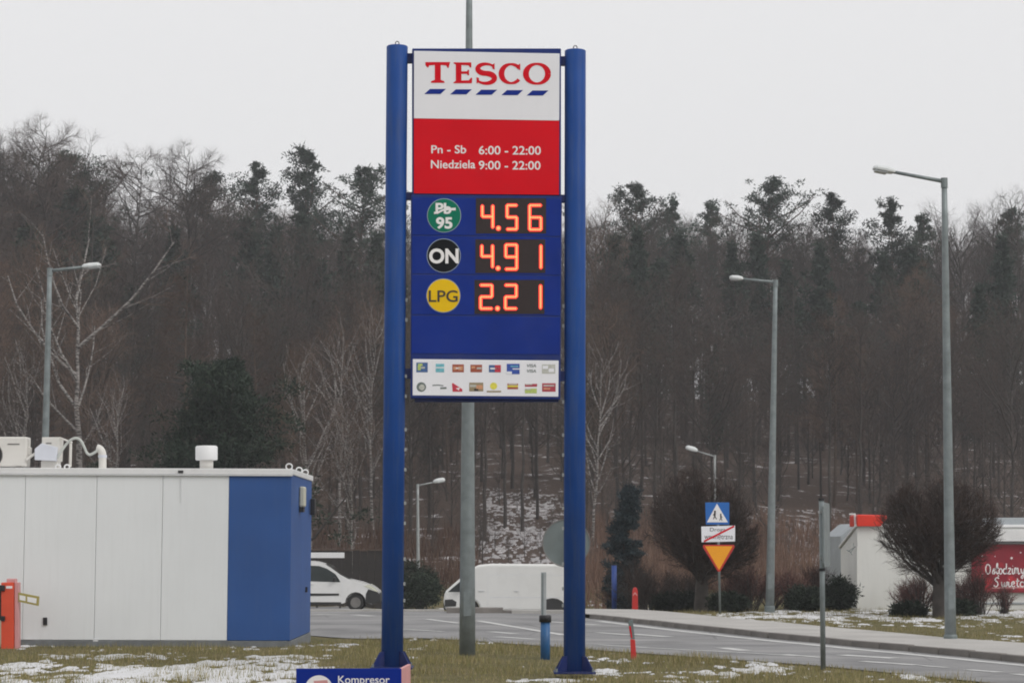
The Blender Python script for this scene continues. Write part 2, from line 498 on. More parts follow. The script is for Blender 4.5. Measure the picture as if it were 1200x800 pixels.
def ribbon_px(mb, plane, pts, w, off):
    """a brush stroke of pixel width w (single or per point) laid flat on a plane"""
    if not hasattr(w, '__len__'): w = [w] * len(pts)
    L_, R_ = [], []
    for i, (x, y) in enumerate(pts):
        a, b = pts[max(i - 1, 0)], pts[min(i + 1, len(pts) - 1)]
        dx, dy = b[0] - a[0], b[1] - a[1]; d = math.hypot(dx, dy) or 1
        nx, ny = -dy / d * w[i] / 2, dx / d * w[i] / 2
        L_.append(plane.at(x + nx, y + ny, off)); R_.append(plane.at(x - nx, y - ny, off))
    n = len(pts)
    return mb.add(L_ + R_, [(i, i + 1, n + i + 1, n + i) for i in range(n - 1)])

# ------------------------------------------------------------------ the setting: ground, road, pavement
def sheet(name, X, Y, Z, m, kind='structure'):
    r, c = X.shape
    V = np.stack([X, Y, Z], -1).reshape(-1, 3)
    i = np.arange(r * c).reshape(r, c)
    q = np.stack([i[:-1, :-1], i[:-1, 1:], i[1:, 1:], i[1:, :-1]], -1).reshape(-1, 4)
    o = np_obj(name, np_mesh(name, V, None, m, q))
    o.data.polygons.foreach_set("use_smooth", [True] * len(q))
    return tag(o, kind=kind)
gx = np.unique(np.concatenate([np.linspace(-700, -60, 30), np.arange(-60, 60.1, 1.0), np.linspace(60, 700, 30)]))
gy = np.unique(np.concatenate([np.linspace(-200, 0, 8), np.arange(0, 140, .75), np.arange(140, 320, 4), np.linspace(320, 1200, 20)]))
GX, GY = np.meshgrid(gx, gy)
ground = sheet('ground', GX, GY, ground_z(GX, GY), M['ground'])

def curve_y(pts):
    """road edges are read off the photo where they lie on the ground: px -> world distance"""
    xs = [p[0] for p in pts]; ys = [G(*p).y for p in pts]
    return lambda px: np.interp(px, xs, ys)
NEAR = [(-500, 742), (363, 745), (480, 748), (600, 755), (720, 764), (850, 773), (950, 780), (1100, 795), (1200, 806), (1500, 840)]
KERB = [(690, 725), (750, 731.5), (800, 737.5), (900, 748.5), (1000, 758.5), (1108, 768.5), (1200, 778), (1500, 808)]
BACK = [(690, 718), (740, 718.5), (780, 721), (858, 729.5), (967, 740), (1108, 754), (1200, 760.5), (1500, 779)]
near_y, kerb_y, back_y = curve_y(NEAR), curve_y(KERB), curve_y(BACK)
def far_y(px):
    k = kerb_y(px)
    return np.where(px < 660, 92.0, 92.0 + (k - 92.0) * ss(660, 690, px))
dirx = lambda px: np.array([ray(p, 700).x / ray(p, 700).y for p in px])
cols = np.unique(np.concatenate([np.linspace(-500, 640, 60), np.linspace(640, 700, 30), np.linspace(700, 1500, 70)]))
t = np.linspace(0, 1, 60)[:, None]
Yr = near_y(cols)[None] * (1 - t) + far_y(cols)[None] * t
Xr = Yr * dirx(cols)[None]
road = sheet('road', Xr, Yr, ground_z(Xr, Yr) + .02, M['asphalt'])

# raised pavement with its kerb stones
cols = np.linspace(676, 1500, 120)
kb = kerb_y(cols) + .16; kb[cols < 690] += (690 - cols[cols < 690]) * .10
bk = np.maximum(back_y(cols), kb + .05)
t = np.linspace(0, 1, 8)[:, None]
Yp = kb[None] * (1 - t) + bk[None] * t
Xp = Yp * dirx(cols)[None]
Zp = ground_z(Xp, Yp) + .125
pavement = sheet('pavement', Xp, Yp, Zp, M['paving'])
kpts = [Vector((y * d, y, 0)) for y, d in zip(kerb_y(np.linspace(690, 1500, 400)), dirx(np.linspace(690, 1500, 400)))]
acc, last = 0.0, kpts[0]
me_k = None
rk = random.Random(3)
for p in kpts[1:]:
    acc = (p - last).length
    if acc >= 1.0:
        dv = (p - last); mid = (p + last) / 2
        if me_k is None:
            mb = MB().box((0, 0, 0), (.99, .15, .26)); ob = mb.build('kerb_stone', M['kerb'], pavement, bevel=.015); me_k = ob.data
        else:
            ob = link(bpy.data.objects.new('kerb_stone', me_k), pavement)
            b = ob.modifiers.new("bevel", 'BEVEL'); b.width = .015; b.segments = 2
        nrm = Vector((-dv.y, dv.x, 0)).normalized()
        if nrm.y < 0: nrm = -nrm
        c = mid + nrm * .085
        ob.location = (c.x, c.y, float(ground_z(c.x, c.y)) + .005 + rk.uniform(-.004, .006))
        ob.rotation_euler = (0, 0, math.atan2(dv.y, dv.x) + rk.uniform(-.006, .006))
        last = p

# painted lines on the asphalt: 6 mm above it
def marking(pts, w, ww=None, name='road_marking'):
    P = []
    for a, b in zip(pts[:-1], pts[1:]):
        pa, pb = G(*a), G(*b)
        n = max(2, int((pb - pa).length / .8))
        for k in range(n + (b is pts[-1])): P.append(pa.lerp(pb, k / n))
    vs, fs = [], []
    for i, p in enumerate(P):
        d = P[min(i + 1, len(P) - 1)] - P[max(i - 1, 0)]; d.z = 0; d.normalize()
        s = Vector((-d.y, d.x, 0)) * w / 2
        for q in (p + s, p - s): vs.append((q.x, q.y, float(ground_z(q.x, q.y)) + .027))
    fs = [(2 * i, 2 * i + 1, 2 * i + 3, 2 * i + 2) for i in range(len(P) - 1)]
    return MB().add(vs, fs).build(name, M['road_paint'], road)
marking([(702, 728.5), (750, 734.5), (800, 740.5), (900, 751.5), (1000, 761.5), (1108, 771.8), (1200, 781), (1400, 802)], .26)
for a, b, w in [((560, 728), (661, 745), .22), ((575, 741), (604, 743.5), .25), ((582, 747), (628, 750), .25), ((500, 726), (538, 731), .2),
                ((700, 756.5), (760, 760), .16), ((762, 760.2), (960, 771), .12), ((742, 744), (784, 747), .3), ((846, 760), (874, 763.5), .28),
                ((920, 768), (962, 771.5), .18), ((986, 768.5), (1048, 772.5), .3), ((1010, 776), (1075, 780.5), .22), ((1078, 781), (1110, 783.5), .14),
                ((1134, 786), (1172, 789), .2), ((1188, 791), (1240, 796), .2), ((415, 721), (436, 722.5), .3), ((370, 720.5), (396, 721), .25),
                ((640, 729), (700, 733), .25), ((470, 738), (520, 741), .14), ((700, 742), (738, 745), .22)]:
    marking([a, b], w)
# pale concrete edge of the cross street, just past the crest of the road
mb = MB()
for x0, x1, y, hgt in [(-40, 520, 716.6, .06), (600, 676, 719.0, .10)]:
    for a in np.linspace(x0, x1, max(3, int(abs(x1 - x0) / 22)))[:-1]:
        b = a + (x1 - x0) / (max(3, int(abs(x1 - x0) / 22)) - 1)
        pa, pb = G(a, y), G(b, y)
        mb.box(((pa.x + pb.x) / 2, (pa.y + pb.y) / 2, (pa.z + pb.z) / 2 + hgt / 2 + .012), (abs(pb.x - pa.x) + .02, .5, hgt))
tag(mb.build('kerb', M['paving']), kind='structure')
mb = MB()
for a in range(524, 602, 13):
    pa, pb = G(a, 718.2), G(a + 13, 718.2)
    hh = .15 if a < 584 else .07
    mb.box(((pa.x + pb.x) / 2, (pa.y + pb.y) / 2, pa.z + hh / 2 + .012), (abs(pb.x - pa.x) + .02, .9, hh))
tag(mb.build('kerb', M['kerb']), kind='structure')

# lying snow and grass (nobody could count either)
def in_grass(x, y, px):
    return y < near_y(px) - .05
def region_grid(x0, x1, y0, y1, dx, dy):
    return np.meshgrid(np.arange(x0, x1, dx), np.arange(y0, y1, dy))
def snow_field(x, y):
    return .44 * fbm(x * 1.2, y * .5 + 3, 4) + .36 * fbm(x * 5 + 40, y * 2.2 + 11, 3) + .20 * fbm(x * 15 + 7, y * 5.5 + 23, 2)
_q = np.random.RandomState(1).uniform(-30, 30, (2, 20000))
SNOW_M, SNOW_S = snow_field(*_q).mean(), snow_field(*_q).std()
def snow_amount(x, y, px, py):
    """>0 where snow lies, in spreads of the field; melted off the drier ground"""
    near = 1.75 - 1.45 * ss(765, 776, py) * (1 - ss(290, 400, px)) - .75 * ss(768, 790, py) * ss(290, 400, px) - .35 * ss(752, 757, py) * (1 - ss(330, 380, px))
    verge = 1.7 - 1.75 * (1 - ss(722, 738, py)) * ss(780, 900, px)
    th = np.where(y < near_y(px) + .5, near, verge)
    return ((snow_field(x, y) - SNOW_M) / SNOW_S - th) * .05
def snow_sheet(name, x0, x1, y0, y1, dx, dy, keep, label):
    X, Y = region_grid(x0, x1, y0, y1, dx, dy)
    Z0 = ground_z(X, Y)
    px, py = proj(X, Y, Z0)
    a = snow_amount(X, Y, px, py)
    a = np.where(keep(X, Y, px, py), a, -1)
    H = np.clip(a * .3, -.03, .022) + .010
    H = np.where(a > 0, H, -.03)
    V = np.stack([X, Y, Z0 + H], -1).reshape(-1, 3)
    r, c = X.shape
    i = np.arange(r * c).reshape(r, c)
    q = np.stack([i[:-1, :-1], i[:-1, 1:], i[1:, 1:], i[1:, :-1]], -1).reshape(-1, 4)
    q = q[(a.reshape(-1)[q] > 0).sum(1) >= 2]
    u, inv = np.unique(q, return_inverse=True)
    me = np_mesh(name, V[u], None, M['snow'], inv.reshape(-1, 4))
    return tag(np_obj(name, me), label, 'snow', kind='stuff')
KIOSK_R, KIOSK_Y0, KIOSK_Y1 = at(340, 700, 44).x, 44.0, 48.5
off_kiosk = lambda x, y: ~((x < KIOSK_R + .05) & (y > KIOSK_Y0 - .05) & (y < KIOSK_Y1 + .1))
snow_sheet('snow_patches', -12, 9, 29, 49, .05, .09, lambda x, y, px, py: in_grass(x, y, px) & off_kiosk(x, y), 'thin patches of snow on the olive grass in the foreground')
snow_sheet('snow_patches', 2.5, 22, 44, 71, .07, .12, lambda x, y, px, py: (y > back_y(px) + .12) & (px > 690), 'melting snow on the verge behind the pavement')

def blades(name, x0, x1, y0, y1, dens, hmin, hmax, keep, m, label, cat='grass', width=.011, seed=1, lean=.5, snowcut=.02):
    rs = np.random.RandomState(seed)
    n = int((x1 - x0) * (y1 - y0) * dens)
    x, y = rs.uniform(x0, x1, n), rs.uniform(y0, y1, n)
    z = ground_z(x, y)
    px, py = proj(x, y, z)
    k = keep(x, y, px, py)
    clump = fbm(x * .9, y * .9, 3)
    k &= rs.rand(n) < .35 + 1.1 * (clump - .2)
    if snowcut is not None: k &= (snow_amount(x, y, px, py) < snowcut) | (rs.rand(n) < .5)
    x, y, z, clump = x[k], y[k], z[k], clump[k]
    n = len(x)
    h = rs.uniform(hmin, hmax, n) * (.35 + 2.6 * clump ** 2)
    az = rs.uniform(0, 6.283, n); ln = rs.uniform(.1, lean, n) * h
    aw = rs.uniform(0, 6.283, n); w = width * rs.uniform(.6, 1.3, n)
    sx, sy = np.cos(aw) * w / 2, np.sin(aw) * w / 2
    tx, ty = x + np.cos(az) * ln, y + np.sin(az) * ln
    V = np.stack([np.stack([x - sx, y - sy, z - .01], -1), np.stack([x + sx, y + sy, z - .01], -1), np.stack([tx, ty, z + h], -1)], 1).reshape(-1, 3)
    me = np_mesh(name, V, np.arange(3 * n).reshape(-1, 3), m)
    return tag(np_obj(name, me), label, cat, kind='stuff')
blades('grass', -12, 9, 29.5, 49, 330, .035, .10, lambda x, y, px, py: (y < near_y(px) + .12) & off_kiosk(x, y) & (px > -30) & (px < 1230), M['grass'], 'short olive and straw coloured winter grass round the price sign', seed=2)
blades('grass', 2.5, 20, 44, 72, 150, .03, .08, lambda x, y, px, py: (y > back_y(px) - .02) & (px > 735) & (px < 1230), M['grass'], 'short patchy grass on the verge behind the pavement', seed=3)
blades('grass', 3, 30, 90, 128, 38, .5, 1.15, lambda x, y, px, py: (px > 655) & (px < 1010) & (y > 96 + 4 * np.sin(x)), M['dry_grass'], 'tall reddish brown dead grass at the foot of the hill', width=.05, seed=4, lean=.35, snowcut=None)
blades('grass', -26, 3, 97, 126, 22, .4, 1.0, lambda x, y, px, py: (px > -30) & (px < 560) & (y > 99), M['dry_grass'], 'brown dead undergrowth at the foot of the wood behind the kiosk', width=.05, seed=6, lean=.4, snowcut=None)

def slope_snow(px0, px1, y0, y1, seed, label):
    X, Y = np.meshgrid(np.linspace(at(px0, 600, y0).x, at(px1, 600, y1).x, 220), np.arange(y0, y1, .12))
    Z0 = ground_z(X, Y); px, _ = proj(X, Y, Z0)
    edge = ss(px0, px0 + 25, px) * (1 - ss(px1 - 25, px1, px)) * ss(y0, y0 + 4, Y) * (1 - ss(y1 - 10, y1, Y))
    a = .32 * fbm(X * .8 + seed, Y * .4, 3) + .68 * fbm(X * 5.5 + seed, Y * 2.0, 3) - .665 + .14 * edge
    V = np.stack([X, Y, Z0 + np.where(a > 0, .03 + a * .3, -.05)], -1).reshape(-1, 3)
    i = np.arange(X.size).reshape(X.shape)
    q = np.stack([i[:-1, :-1], i[:-1, 1:], i[1:, 1:], i[1:, :-1]], -1).reshape(-1, 4)
    q = q[(a.reshape(-1)[q] > 0).sum(1) >= 2]
    u, inv = np.unique(q, return_inverse=True)
    tag(np_obj('snow_patches', np_mesh('snow_patches', V[u], None, M['old_snow'], inv.reshape(-1, 4))), label, 'snow', kind='stuff')
slope_snow(550, 665, 106, 146, 3, 'broken snow on the wooded slope between the two sign posts')
slope_snow(885, 1030, 106, 138, 8, 'broken snow on the wooded slope left of the white building')
slope_snow(684, 770, 84, 101, 5, 'snow patches beyond the street right of the right sign post')

# ------------------------------------------------------------------ the price sign
DS = 34.7
YAW = R(3.0)
SP = Plane(at(570, 400, DS), YAW)
sg = thing('price_sign', 'tall blue fuel price sign on two round posts with red LED prices', 'price sign', (SP.p.x, SP.p.y, -.02))
def sign_post(xt, yt, xb, yb, flip):
    top, bot = SP.at(xt, yt, -.14), SP.at(xb, yb, -.14)
    bot = Vector((bot.x, bot.y, bot.z))
    top = Vector((bot.x + (top.x - bot.x), top.y, top.z))
    r = .162
    po = MB().tube([bot, bot.lerp(top, .5), top - Vector((0, 0, .012)), top], [r, r, r, r - .012], 40).build('post', M['post_blue'], sg, smooth=True)
    MB().box(bot + Vector((0, 0, .012)), (.62, .62, .03)).build('base_plate', M['base_blue'], po, bevel=.006)
    for k in range(4):
        a = math.pi / 4 + k * math.pi / 2
        d = Vector((math.cos(a), math.sin(a), 0)); s = Vector((-d.y, d.x, 0)) * .008
        p0 = bot + Vector((0, 0, .03))
        MB().extrude([p0 + d * .15 - s, p0 + d * .37 - s, p0 + d * .37 - s + Vector((0, 0, .04)), p0 + d * .25 - s + Vector((0, 0, .21)), p0 + d * .15 - s + Vector((0, 0, .23))], s * 2).build('gusset', M['base_blue'], po)
    for sx in (-.27, .27):
        for sy in (-.27, .27):
            MB().tube([bot + Vector((sx, sy, .02)), bot + Vector((sx, sy, .075))], .016, 6).build('bolt', M['steel'], po)
    ring = [top + Vector((math.cos(t) * .028, 0, .045 + math.sin(t) * .028)) for t in np.linspace(0, 6.283, 13)]
    MB().tube(ring, .007, 6, False).tube([top - Vector((0, 0, .005)), top + Vector((0, 0, .02))], .012, 8).build('lifting_eye', M['black'], po)
    # small cable clips up the inner side of the post
    me = None
    zs = [1.0, 1.25, 1.62, 2.15, 2.45, 2.95, 3.25, 3.55, 4.05, 4.35, 5.2, 5.5, 6.4, 6.9]
    for i, z in enumerate(zs):
        for s in ((1,) if flip > 0 else (-1,)):
            c = bot.lerp(top, z / (top.z - bot.z)) + Vector((s * (r + .012), -.03, 0))
            if me is None:
                o = MB().box(c, (.03, .04, .05)).build('cable_clip', M['steel_light'], po, bevel=.004); me = o.data; c0 = c
            else:
                o = link(bpy.data.objects.new('cable_clip', me), po); o.location = c - c0
    return po, top, bot
pl, lt, lb = sign_post(465.5, 52, 459.5, 783, 1)
pr, rt, rb = sign_post(675, 57, 674, 788.5, -1)

# cabinet: upper light box and the wider lower price box
cabu = MB().rect(SP, 483, 56.5, 657.6, 229, -.02, .26).build('upper_cabinet', M['frame_blue'], sg, bevel=.012)
cabl = MB().slab(SP, [(481.6, 228.2), (658.6, 229.6), (656.6, 468), (481.2, 466.4)], 0, .30).build('lower_cabinet', M['frame_blue'], sg, bevel=.012)
MB().rect(SP, 486, 466, 655, 470.5, -.06, .14).build('bottom_rail', M['base_blue'], sg, bevel=.004)
for (x0, x1, y0, y1) in [(474, 486, 61, 72), (655, 668, 64.5, 75), (474, 484, 224, 233), (656, 667, 227, 236), (472, 483, 431, 443), (655, 666, 434, 446)]:
    MB().rect(SP, x0, y0, x1, y1, -.09, .10).build('bracket', M['base_blue'], sg, bevel=.006)
brand = MB().slab(SP, [(485.2, 59.8), (655.8, 63), (655.4, 141.4), (485, 138.8)], 0, .03).build('brand_panel', M['sign_white'], sg, bevel=.003)
hours = MB().slab(SP, [(485, 139.2), (655.4, 141.8), (655, 228.4), (485, 226.6)], .001, .03).build('hours_panel', M['sign_red'], sg, bevel=.003)

# the wordmark: bracketed slab-serif capitals
def glyph_map(x0, x1, y0, y1):
    return lambda u, v: (x0 + u * (x1 - x0), y1 + v * (y0 - y1))
def poly_glyph(plane, fmap, polys, off):
    mb = MB()
    for p in polys:
        mb.add([plane.at(*fmap(u, v), off) for u, v in p], [tuple(range(len(p)))])
    return mb
def arc_glyph(plane, fmap, pts, ws, off):
    mb = MB(); L_, R_ = [], []
    for i, (u, v) in enumerate(pts):
        a, b = pts[max(i - 1, 0)], pts[min(i + 1, len(pts) - 1)]
        dx, dy = b[0] - a[0], b[1] - a[1]; d = math.hypot(dx, dy)
        nx, ny = -dy / d * ws[i] / 2, dx / d * ws[i] / 2
        L_.append(plane.at(*fmap(u + nx, v + ny), off)); R_.append(plane.at(*fmap(u - nx, v - ny), off))
    n = len(pts)
    mb.add(L_ + R_, [(i, i + 1, n + i + 1, n + i) for i in range(n - 1)])
    return mb
OFFL = .004
def wm(mb): mb.build('letter', M['print_red'], brand)
T_ = [[(0, 1), (1, 1), (.94, .72), (.90, .72), (.84, .84), (.62, .86), (.38, .86), (.16, .84), (.10, .72), (0, .86)],
      [(.38, .86), (.62, .86), (.62, .14), (.38, .14)], [(.22, 0), (.78, 0), (.76, .08), (.62, .14), (.38, .14), (.24, .08)]]
wm(poly_glyph(SP, glyph_map(498.5, 527.5, 73, 97.3), T_, OFFL))
E_ = [[(.12, 0), (.42, 0), (.42, 1), (.12, 1)], [(0, 0), (.12, 0), (.12, .10), (0, .05)], [(0, 1), (0, .95), (.12, .90), (.12, 1)],
      [(.42, 1), (.95, 1), (.95, .76), (.88, .76), (.80, .86), (.42, .87)], [(.42, .57), (.72, .57), (.76, .64), (.83, .64), (.83, .38), (.76, .38), (.72, .45), (.42, .45)],
      [(.42, .13), (.82, .14), (.93, .26), (1, .26), (.98, 0), (.42, 0)]]
wm(poly_glyph(SP, glyph_map(531.5, 553.4, 73.4, 97.8), E_, OFFL))
sp_, sw_ = [], []
for k in range(25):                                    # S: upper bowl then lower bowl
    a = R(28 + (270 - 28) * k / 24)
    sp_.append((.5 + .40 * math.cos(a), .725 + .225 * math.sin(a))); sw_.append(.10 + .16 * math.sin(min(1, k / 24) * math.pi * .62) ** 2)
for k in range(1, 25):
    a = R(90 - (90 + 152) * k / 24)
    sp_.append((.48 + .43 * math.cos(a), .265 + .235 * math.sin(a))); sw_.append(.10 + .17 * math.sin((1 - k / 24) * math.pi * .60 + .1) ** 2)
g = arc_glyph(SP, glyph_map(557.5, 581.6, 74, 98.6), sp_, sw_, OFFL)
fm = glyph_map(557.5, 581.6, 74, 98.6)
for p in ([(.80, .92), (.92, .98), (.92, .68), (.82, .72)], [(.04, .32), (.16, .28), (.16, .08), (.04, .02)]):
    g.add([SP.at(*fm(u, v), OFFL + .0005) for u, v in p], [(0, 1, 2, 3)])
wm(g)
cp_ = [(.55 + .43 * math.cos(R(a)), .5 + .44 * math.sin(R(a))) for a in np.linspace(38, 322, 33)]
g = arc_glyph(SP, glyph_map(584.5, 611, 74, 99.2), cp_, [.10 + .15 * abs(math.cos(R(a))) ** 1.3 * (1 if a > 60 and a < 300 else .6) for a in np.linspace(38, 322, 33)], OFFL)
fm = glyph_map(584.5, 611, 74, 99.2)
for p in ([(.84, .90), (.95, .97), (.95, .66), (.86, .70)],):
    g.add([SP.at(*fm(u, v), OFFL + .0005) for u, v in p], [(0, 1, 2, 3)])
wm(g)
op_ = np.linspace(0, 360, 41)
wm(arc_glyph(SP, glyph_map(613.4, 645, 73.6, 99.8), [(.5 + .41 * math.cos(R(a)), .5 + .44 * math.sin(R(a))) for a in op_], [.10 + .12 * abs(math.cos(R(a))) ** 1.3 for a in op_], OFFL))
for k, x0 in enumerate((497.2, 527.5, 557.2, 587.5, 617.2)):
    y = 110.4 + k * .45
    MB().add([SP.at(x0, y, OFFL), SP.at(x0 + 19, y, OFFL), SP.at(x0 + 25.5, y - 5.9, OFFL), SP.at(x0 + 6.7, y - 5.9, OFFL)], [(0, 1, 2, 3)]).build('stripe', M['print_blue'], brand)
for body, box, d in [("Pn - Sb", (505.4, 170.4, 546.3, 180), .6), ("6:00 - 22:00", (561, 171, 633.8, 181.2), 1.0),
                     ("Niedziela", (505, 187.8, 557, 197.6), .6), ("9:00 - 22:00", (561, 188.6, 633.4, 198.8), 1.0)]:
    lettering(MB(), SP, body, box, OFFL, bold=.012, drop=d - .6).build('lettering', M['print_white'], hours)

# the price rows
SEG = {'0': 'abcdef', '1': 'bc', '2': 'abged', '4': 'fgbc', '5': 'afgcd', '6': 'afgcde', '9': 'abcdfg'}
def digit(panel, ch, box):
    x0, y0, x1, y1 = box
    w = 4.4
    xl, xr, yt, yb, ym = x0 + w / 2, x1 - w / 2, y0 + w / 2, y1 - w / 2, (y0 + y1) / 2
    if ch == '1': xl = xr
    E = {'a': ((xl, yt), (xr, yt)), 'b': ((xr, yt), (xr, ym)), 'c': ((xr, ym), (xr, yb)), 'd': ((xl, yb), (xr, yb)), 'e': ((xl, ym), (xl, yb)), 'f': ((xl, yt), (xl, ym)), 'g': ((xl, ym), (xr, ym))}
    red, core = MB(), MB()
    for s in SEG[ch]:
        (ax, ay), (bx, by) = E[s]
        if ax == bx: q = [(ax - w / 2, ay), (ax, ay - w / 2.4), (ax + w / 2, ay), (ax + w / 2, by), (ax, by + w / 2.4), (ax - w / 2, by)]; n, hx, hy = 6, 1.0, 1.15
        else: q = [(ax, ay - w / 2), (bx, ay - w / 2), (bx + w / 2.4, ay), (bx, ay + w / 2), (ax, ay + w / 2), (ax - w / 2.4, ay)]; n, hx, hy = 5, 1.25, .95
        red.add([SP.at(x, y, .012 + .0004 * 'abcdefg'.index(s)) for x, y in q], [tuple(range(6))])  # emissive red strip stands in for the glow bordering the diodes
        for k in range(n):                       # the individual diodes
            f = (k + .5) / n
            cx, cy = ax + (bx - ax) * f, ay + (by - ay) * f
            o_ = [(cx + math.cos(t) * hx * 1.18, cy + math.sin(t) * hy * 1.18) for t in np.linspace(0, 6.283, 9)[:-1]]
            core.add([SP.at(x, y, .018) for x, y in o_], [tuple(range(8))])
    a = red.build('digit', M['led_glow'], panel); b = core.build('digit_diodes', M['led_core'], panel)
rows = [(232, 276.4, (520.4, 252.6), 'badge_green', (557.6, 232.4, 640, 273.8), [('4', (563, 239, 579.6, 269)), ('5', (592, 238.6, 607.6, 271)), ('6', (618.4, 238.6, 636, 271.4))], (584, 267.6)),
        (277.2, 321.8, (520, 299.6), 'badge_black', (557, 280.6, 639, 320), [('4', (562.4, 285.6, 579.4, 315.4)), ('9', (590.4, 284.8, 607.6, 317.6)), ('1', (631, 285.6, 636, 316.4))], (583.6, 314.4)),
        (322.6, 369.4, (519.6, 346.4), 'badge_yellow', (556, 328, 638, 368), [('2', (561, 332, 578.6, 363.8)), ('2', (590, 332, 607.2, 363.8)), ('1', (630.4, 332.4, 635.6, 363.4))], (583, 361.4))]
for i, (y0, y1, (bx, by), bm, disp, digs, dot) in enumerate(rows):
    pn = MB().slab(SP, [(483.4 - i * .3, y0 - .6), (657 - i * .3, y0 + 1), (656.8 - i * .3, y1 + .4), (483.2 - i * .3, y1 - 1.2)], .006, .03).build('price_panel', M['panel_blue'], sg, bevel=.004)
    disc_px(MB(), SP, bx, by, 20.0, .010, .006, 40).build('badge_rim', M['badge_rim'], pn)
    disc_px(MB(), SP, bx, by, 19.2, .013, .006, 40).build('badge', M[bm], pn)
    MB().rect(SP, *disp, .009, .012).build('display', M['display'], pn)
    for ch, box in digs: digit(pn, ch, box)
    disc_px(MB(), SP, *dot, 3.2, .012, .004, 14).build('decimal_point', M['led_glow'], pn)  # red disc, glow round the point built as an emissive shape
    disc_px(MB(), SP, *dot, 2.1, .018, .003, 14).build('decimal_point_diodes', M['led_core'], pn)
    O2 = .0165
    if i == 0:
        lettering(MB(), SP, "Pb", (510.4, 238, 529, 251), O2, bold=.03).build('lettering', M['print_white'], pn)
        lettering(MB(), SP, "95", (510.8, 254.6, 530.2, 268.6), O2, bold=.035).build('lettering', M['print_white'], pn)
        ribbon_px(MB(), SP, [(508.6, 249.8), (513, 249.4), (519, 246.4), (526, 245.4), (534, 245.2)], [2.6, 2.4, 2.2, 2.6, 3.2], O2 + .001).build('strike', M['print_white'], pn)
    elif i == 1:
        lettering(MB(), SP, "ON", (502.8, 291.2, 537.4, 309), O2, bold=.035).build('lettering', M['print_white'], pn)
    else:
        lettering(MB(), SP, "LPG", (502.4, 340.2, 536.4, 354), O2, bold=.012).build('lettering', M['print_dark'], pn)
MB().slab(SP, [(482.6, 370), (656.2, 371.6), (656, 415.4), (482.4, 414)], .006, .03).build('blank_panel', M['panel_blue'], sg, bevel=.004)
pay = MB().slab(SP, [(483.8, 420.6), (654.6, 422.4), (654.2, 464.6), (483.6, 463)], .006, .03).build('payment_panel', M['sign_white'], sg, bevel=.003)
def PX(x, y): return 460 + x / 5.4545, 410 + y / 5.4545
CARD = {}
for nm, c in dict(navy=(.05, .12, .30), lime=(.45, .55, .15), aqua=(.16, .48, .56), rust=(.36, .08, .04), tan=(.62, .30, .16), red=(.55, .03, .06), blue=(.03, .08, .38), pale=(.50, .50, .46), grey=(.14, .17, .16), yellow=(.75, .68, .08), khaki=(.30, .24, .14), crimson=(.42, .04, .07)).items():
    CARD[nm] = mat('card_' + nm, c, .4, .15, 30)
def card(x0, y0, x1, y1, base, bits):
    a, b = PX(x0, y0), PX(x1, y1)
    if base: o = MB().rect(SP, a[0], a[1], b[0], b[1], .009, .004).build('card_logo', CARD[base], pay)
    for (u0, v0, u1, v1, c) in bits:
        p, q = PX(x0 + (x1 - x0) * u0, y0 + (y1 - y0) * v0), PX(x0 + (x1 - x0) * u1, y0 + (y1 - y0) * v1)
        MB().rect(SP, p[0], p[1], q[0], q[1], .0115, .003).build('card_mark', CARD[c] if c in CARD else M[c], pay)
card(152, 80, 225, 142, 'navy', [(.15, .12, .55, .35, 'lime'), (.12, .35, .38, .8, 'lime'), (.38, .45, .75, .62, 'pale')])
card(276, 88, 330, 142, 'aqua', [(0, .4, 1, .52, 'print_white')])
card(382, 92, 456, 142, 'rust', [(.08, .3, .38, .7, 'tan'), (.5, .25, .9, .75, 'tan'), (.3, .4, .72, .58, 'print_white')])
card(498, 94, 572, 142, 'rust', [(.08, .2, .4, .5, 'tan'), (.55, .35, .95, .6, 'pale')])
card(616, 96, 692, 142, 'navy', [(.5, 0, 1, 1, 'red'), (.12, .38, .88, .6, 'print_white')])
card(730, 88, 812, 154, 'blue', [(.3, .2, .9, .3, 'aqua'), (.45, .45, 1, .55, 'print_white'), (0, .75, .4, 1, 'sign_white')])
for y in (90, 124): lettering(MB(), SP, "VISA", (*PX(858, y), *PX(918, y + 20)), .009, .02, .15).build('lettering', CARD['grey'], pay)
card(955, 92, 1040, 150, 'pale', [(.05, .15, .45, .5, 'sign_white'), (.5, .45, .9, .85, 'sign_white')])
p = PX(184, 236); disc_px(MB(), SP, p[0], p[1], 5.6, .009, .004, 20).build('card_logo', CARD['grey'], pay)
disc_px(MB(), SP, p[0] + .6, p[1] + .4, 3.4, .0115, .003, 16).build('card_mark', CARD['pale'], pay)
ribbon_px(MB(), SP, [PX(255, 226), PX(290, 224), PX(325, 228)], 1.2, .009).build('card_logo', CARD['grey'], pay)
ribbon_px(MB(), SP, [PX(305, 244), PX(345, 242)], 2.0, .0095).build('card_mark', CARD['grey'], pay)
MB().slab(SP, [PX(380, 212), PX(388, 212), PX(446, 250), PX(446, 266), PX(384, 266)], .009, .004).build('card_logo', CARD['red'], pay)
MB().slab(SP, [PX(404, 244), PX(430, 240), PX(424, 258)], .0115, .003).build('card_mark', M['print_white'], pay)
card(490, 208, 580, 264, 'khaki', [(.05, .25, .5, .5, 'pale'), (.5, .3, .95, .75, 'tan'), (.35, .7, .65, .95, 'print_dark')])
p = PX(646, 230); disc_px(MB(), SP, p[0], p[1], 4.2, .009, .004, 14).build('card_logo', CARD['yellow'], pay)
card(602, 260, 694, 270, 'khaki', [])
card(734, 214, 802, 250, 'rust', [(0, .35, 1, .62, 'yellow'), (.1, .05, .9, .25, 'pale')])
card(846, 216, 924, 234, 'crimson', [(.05, 0, .6, .4, 'pale')])
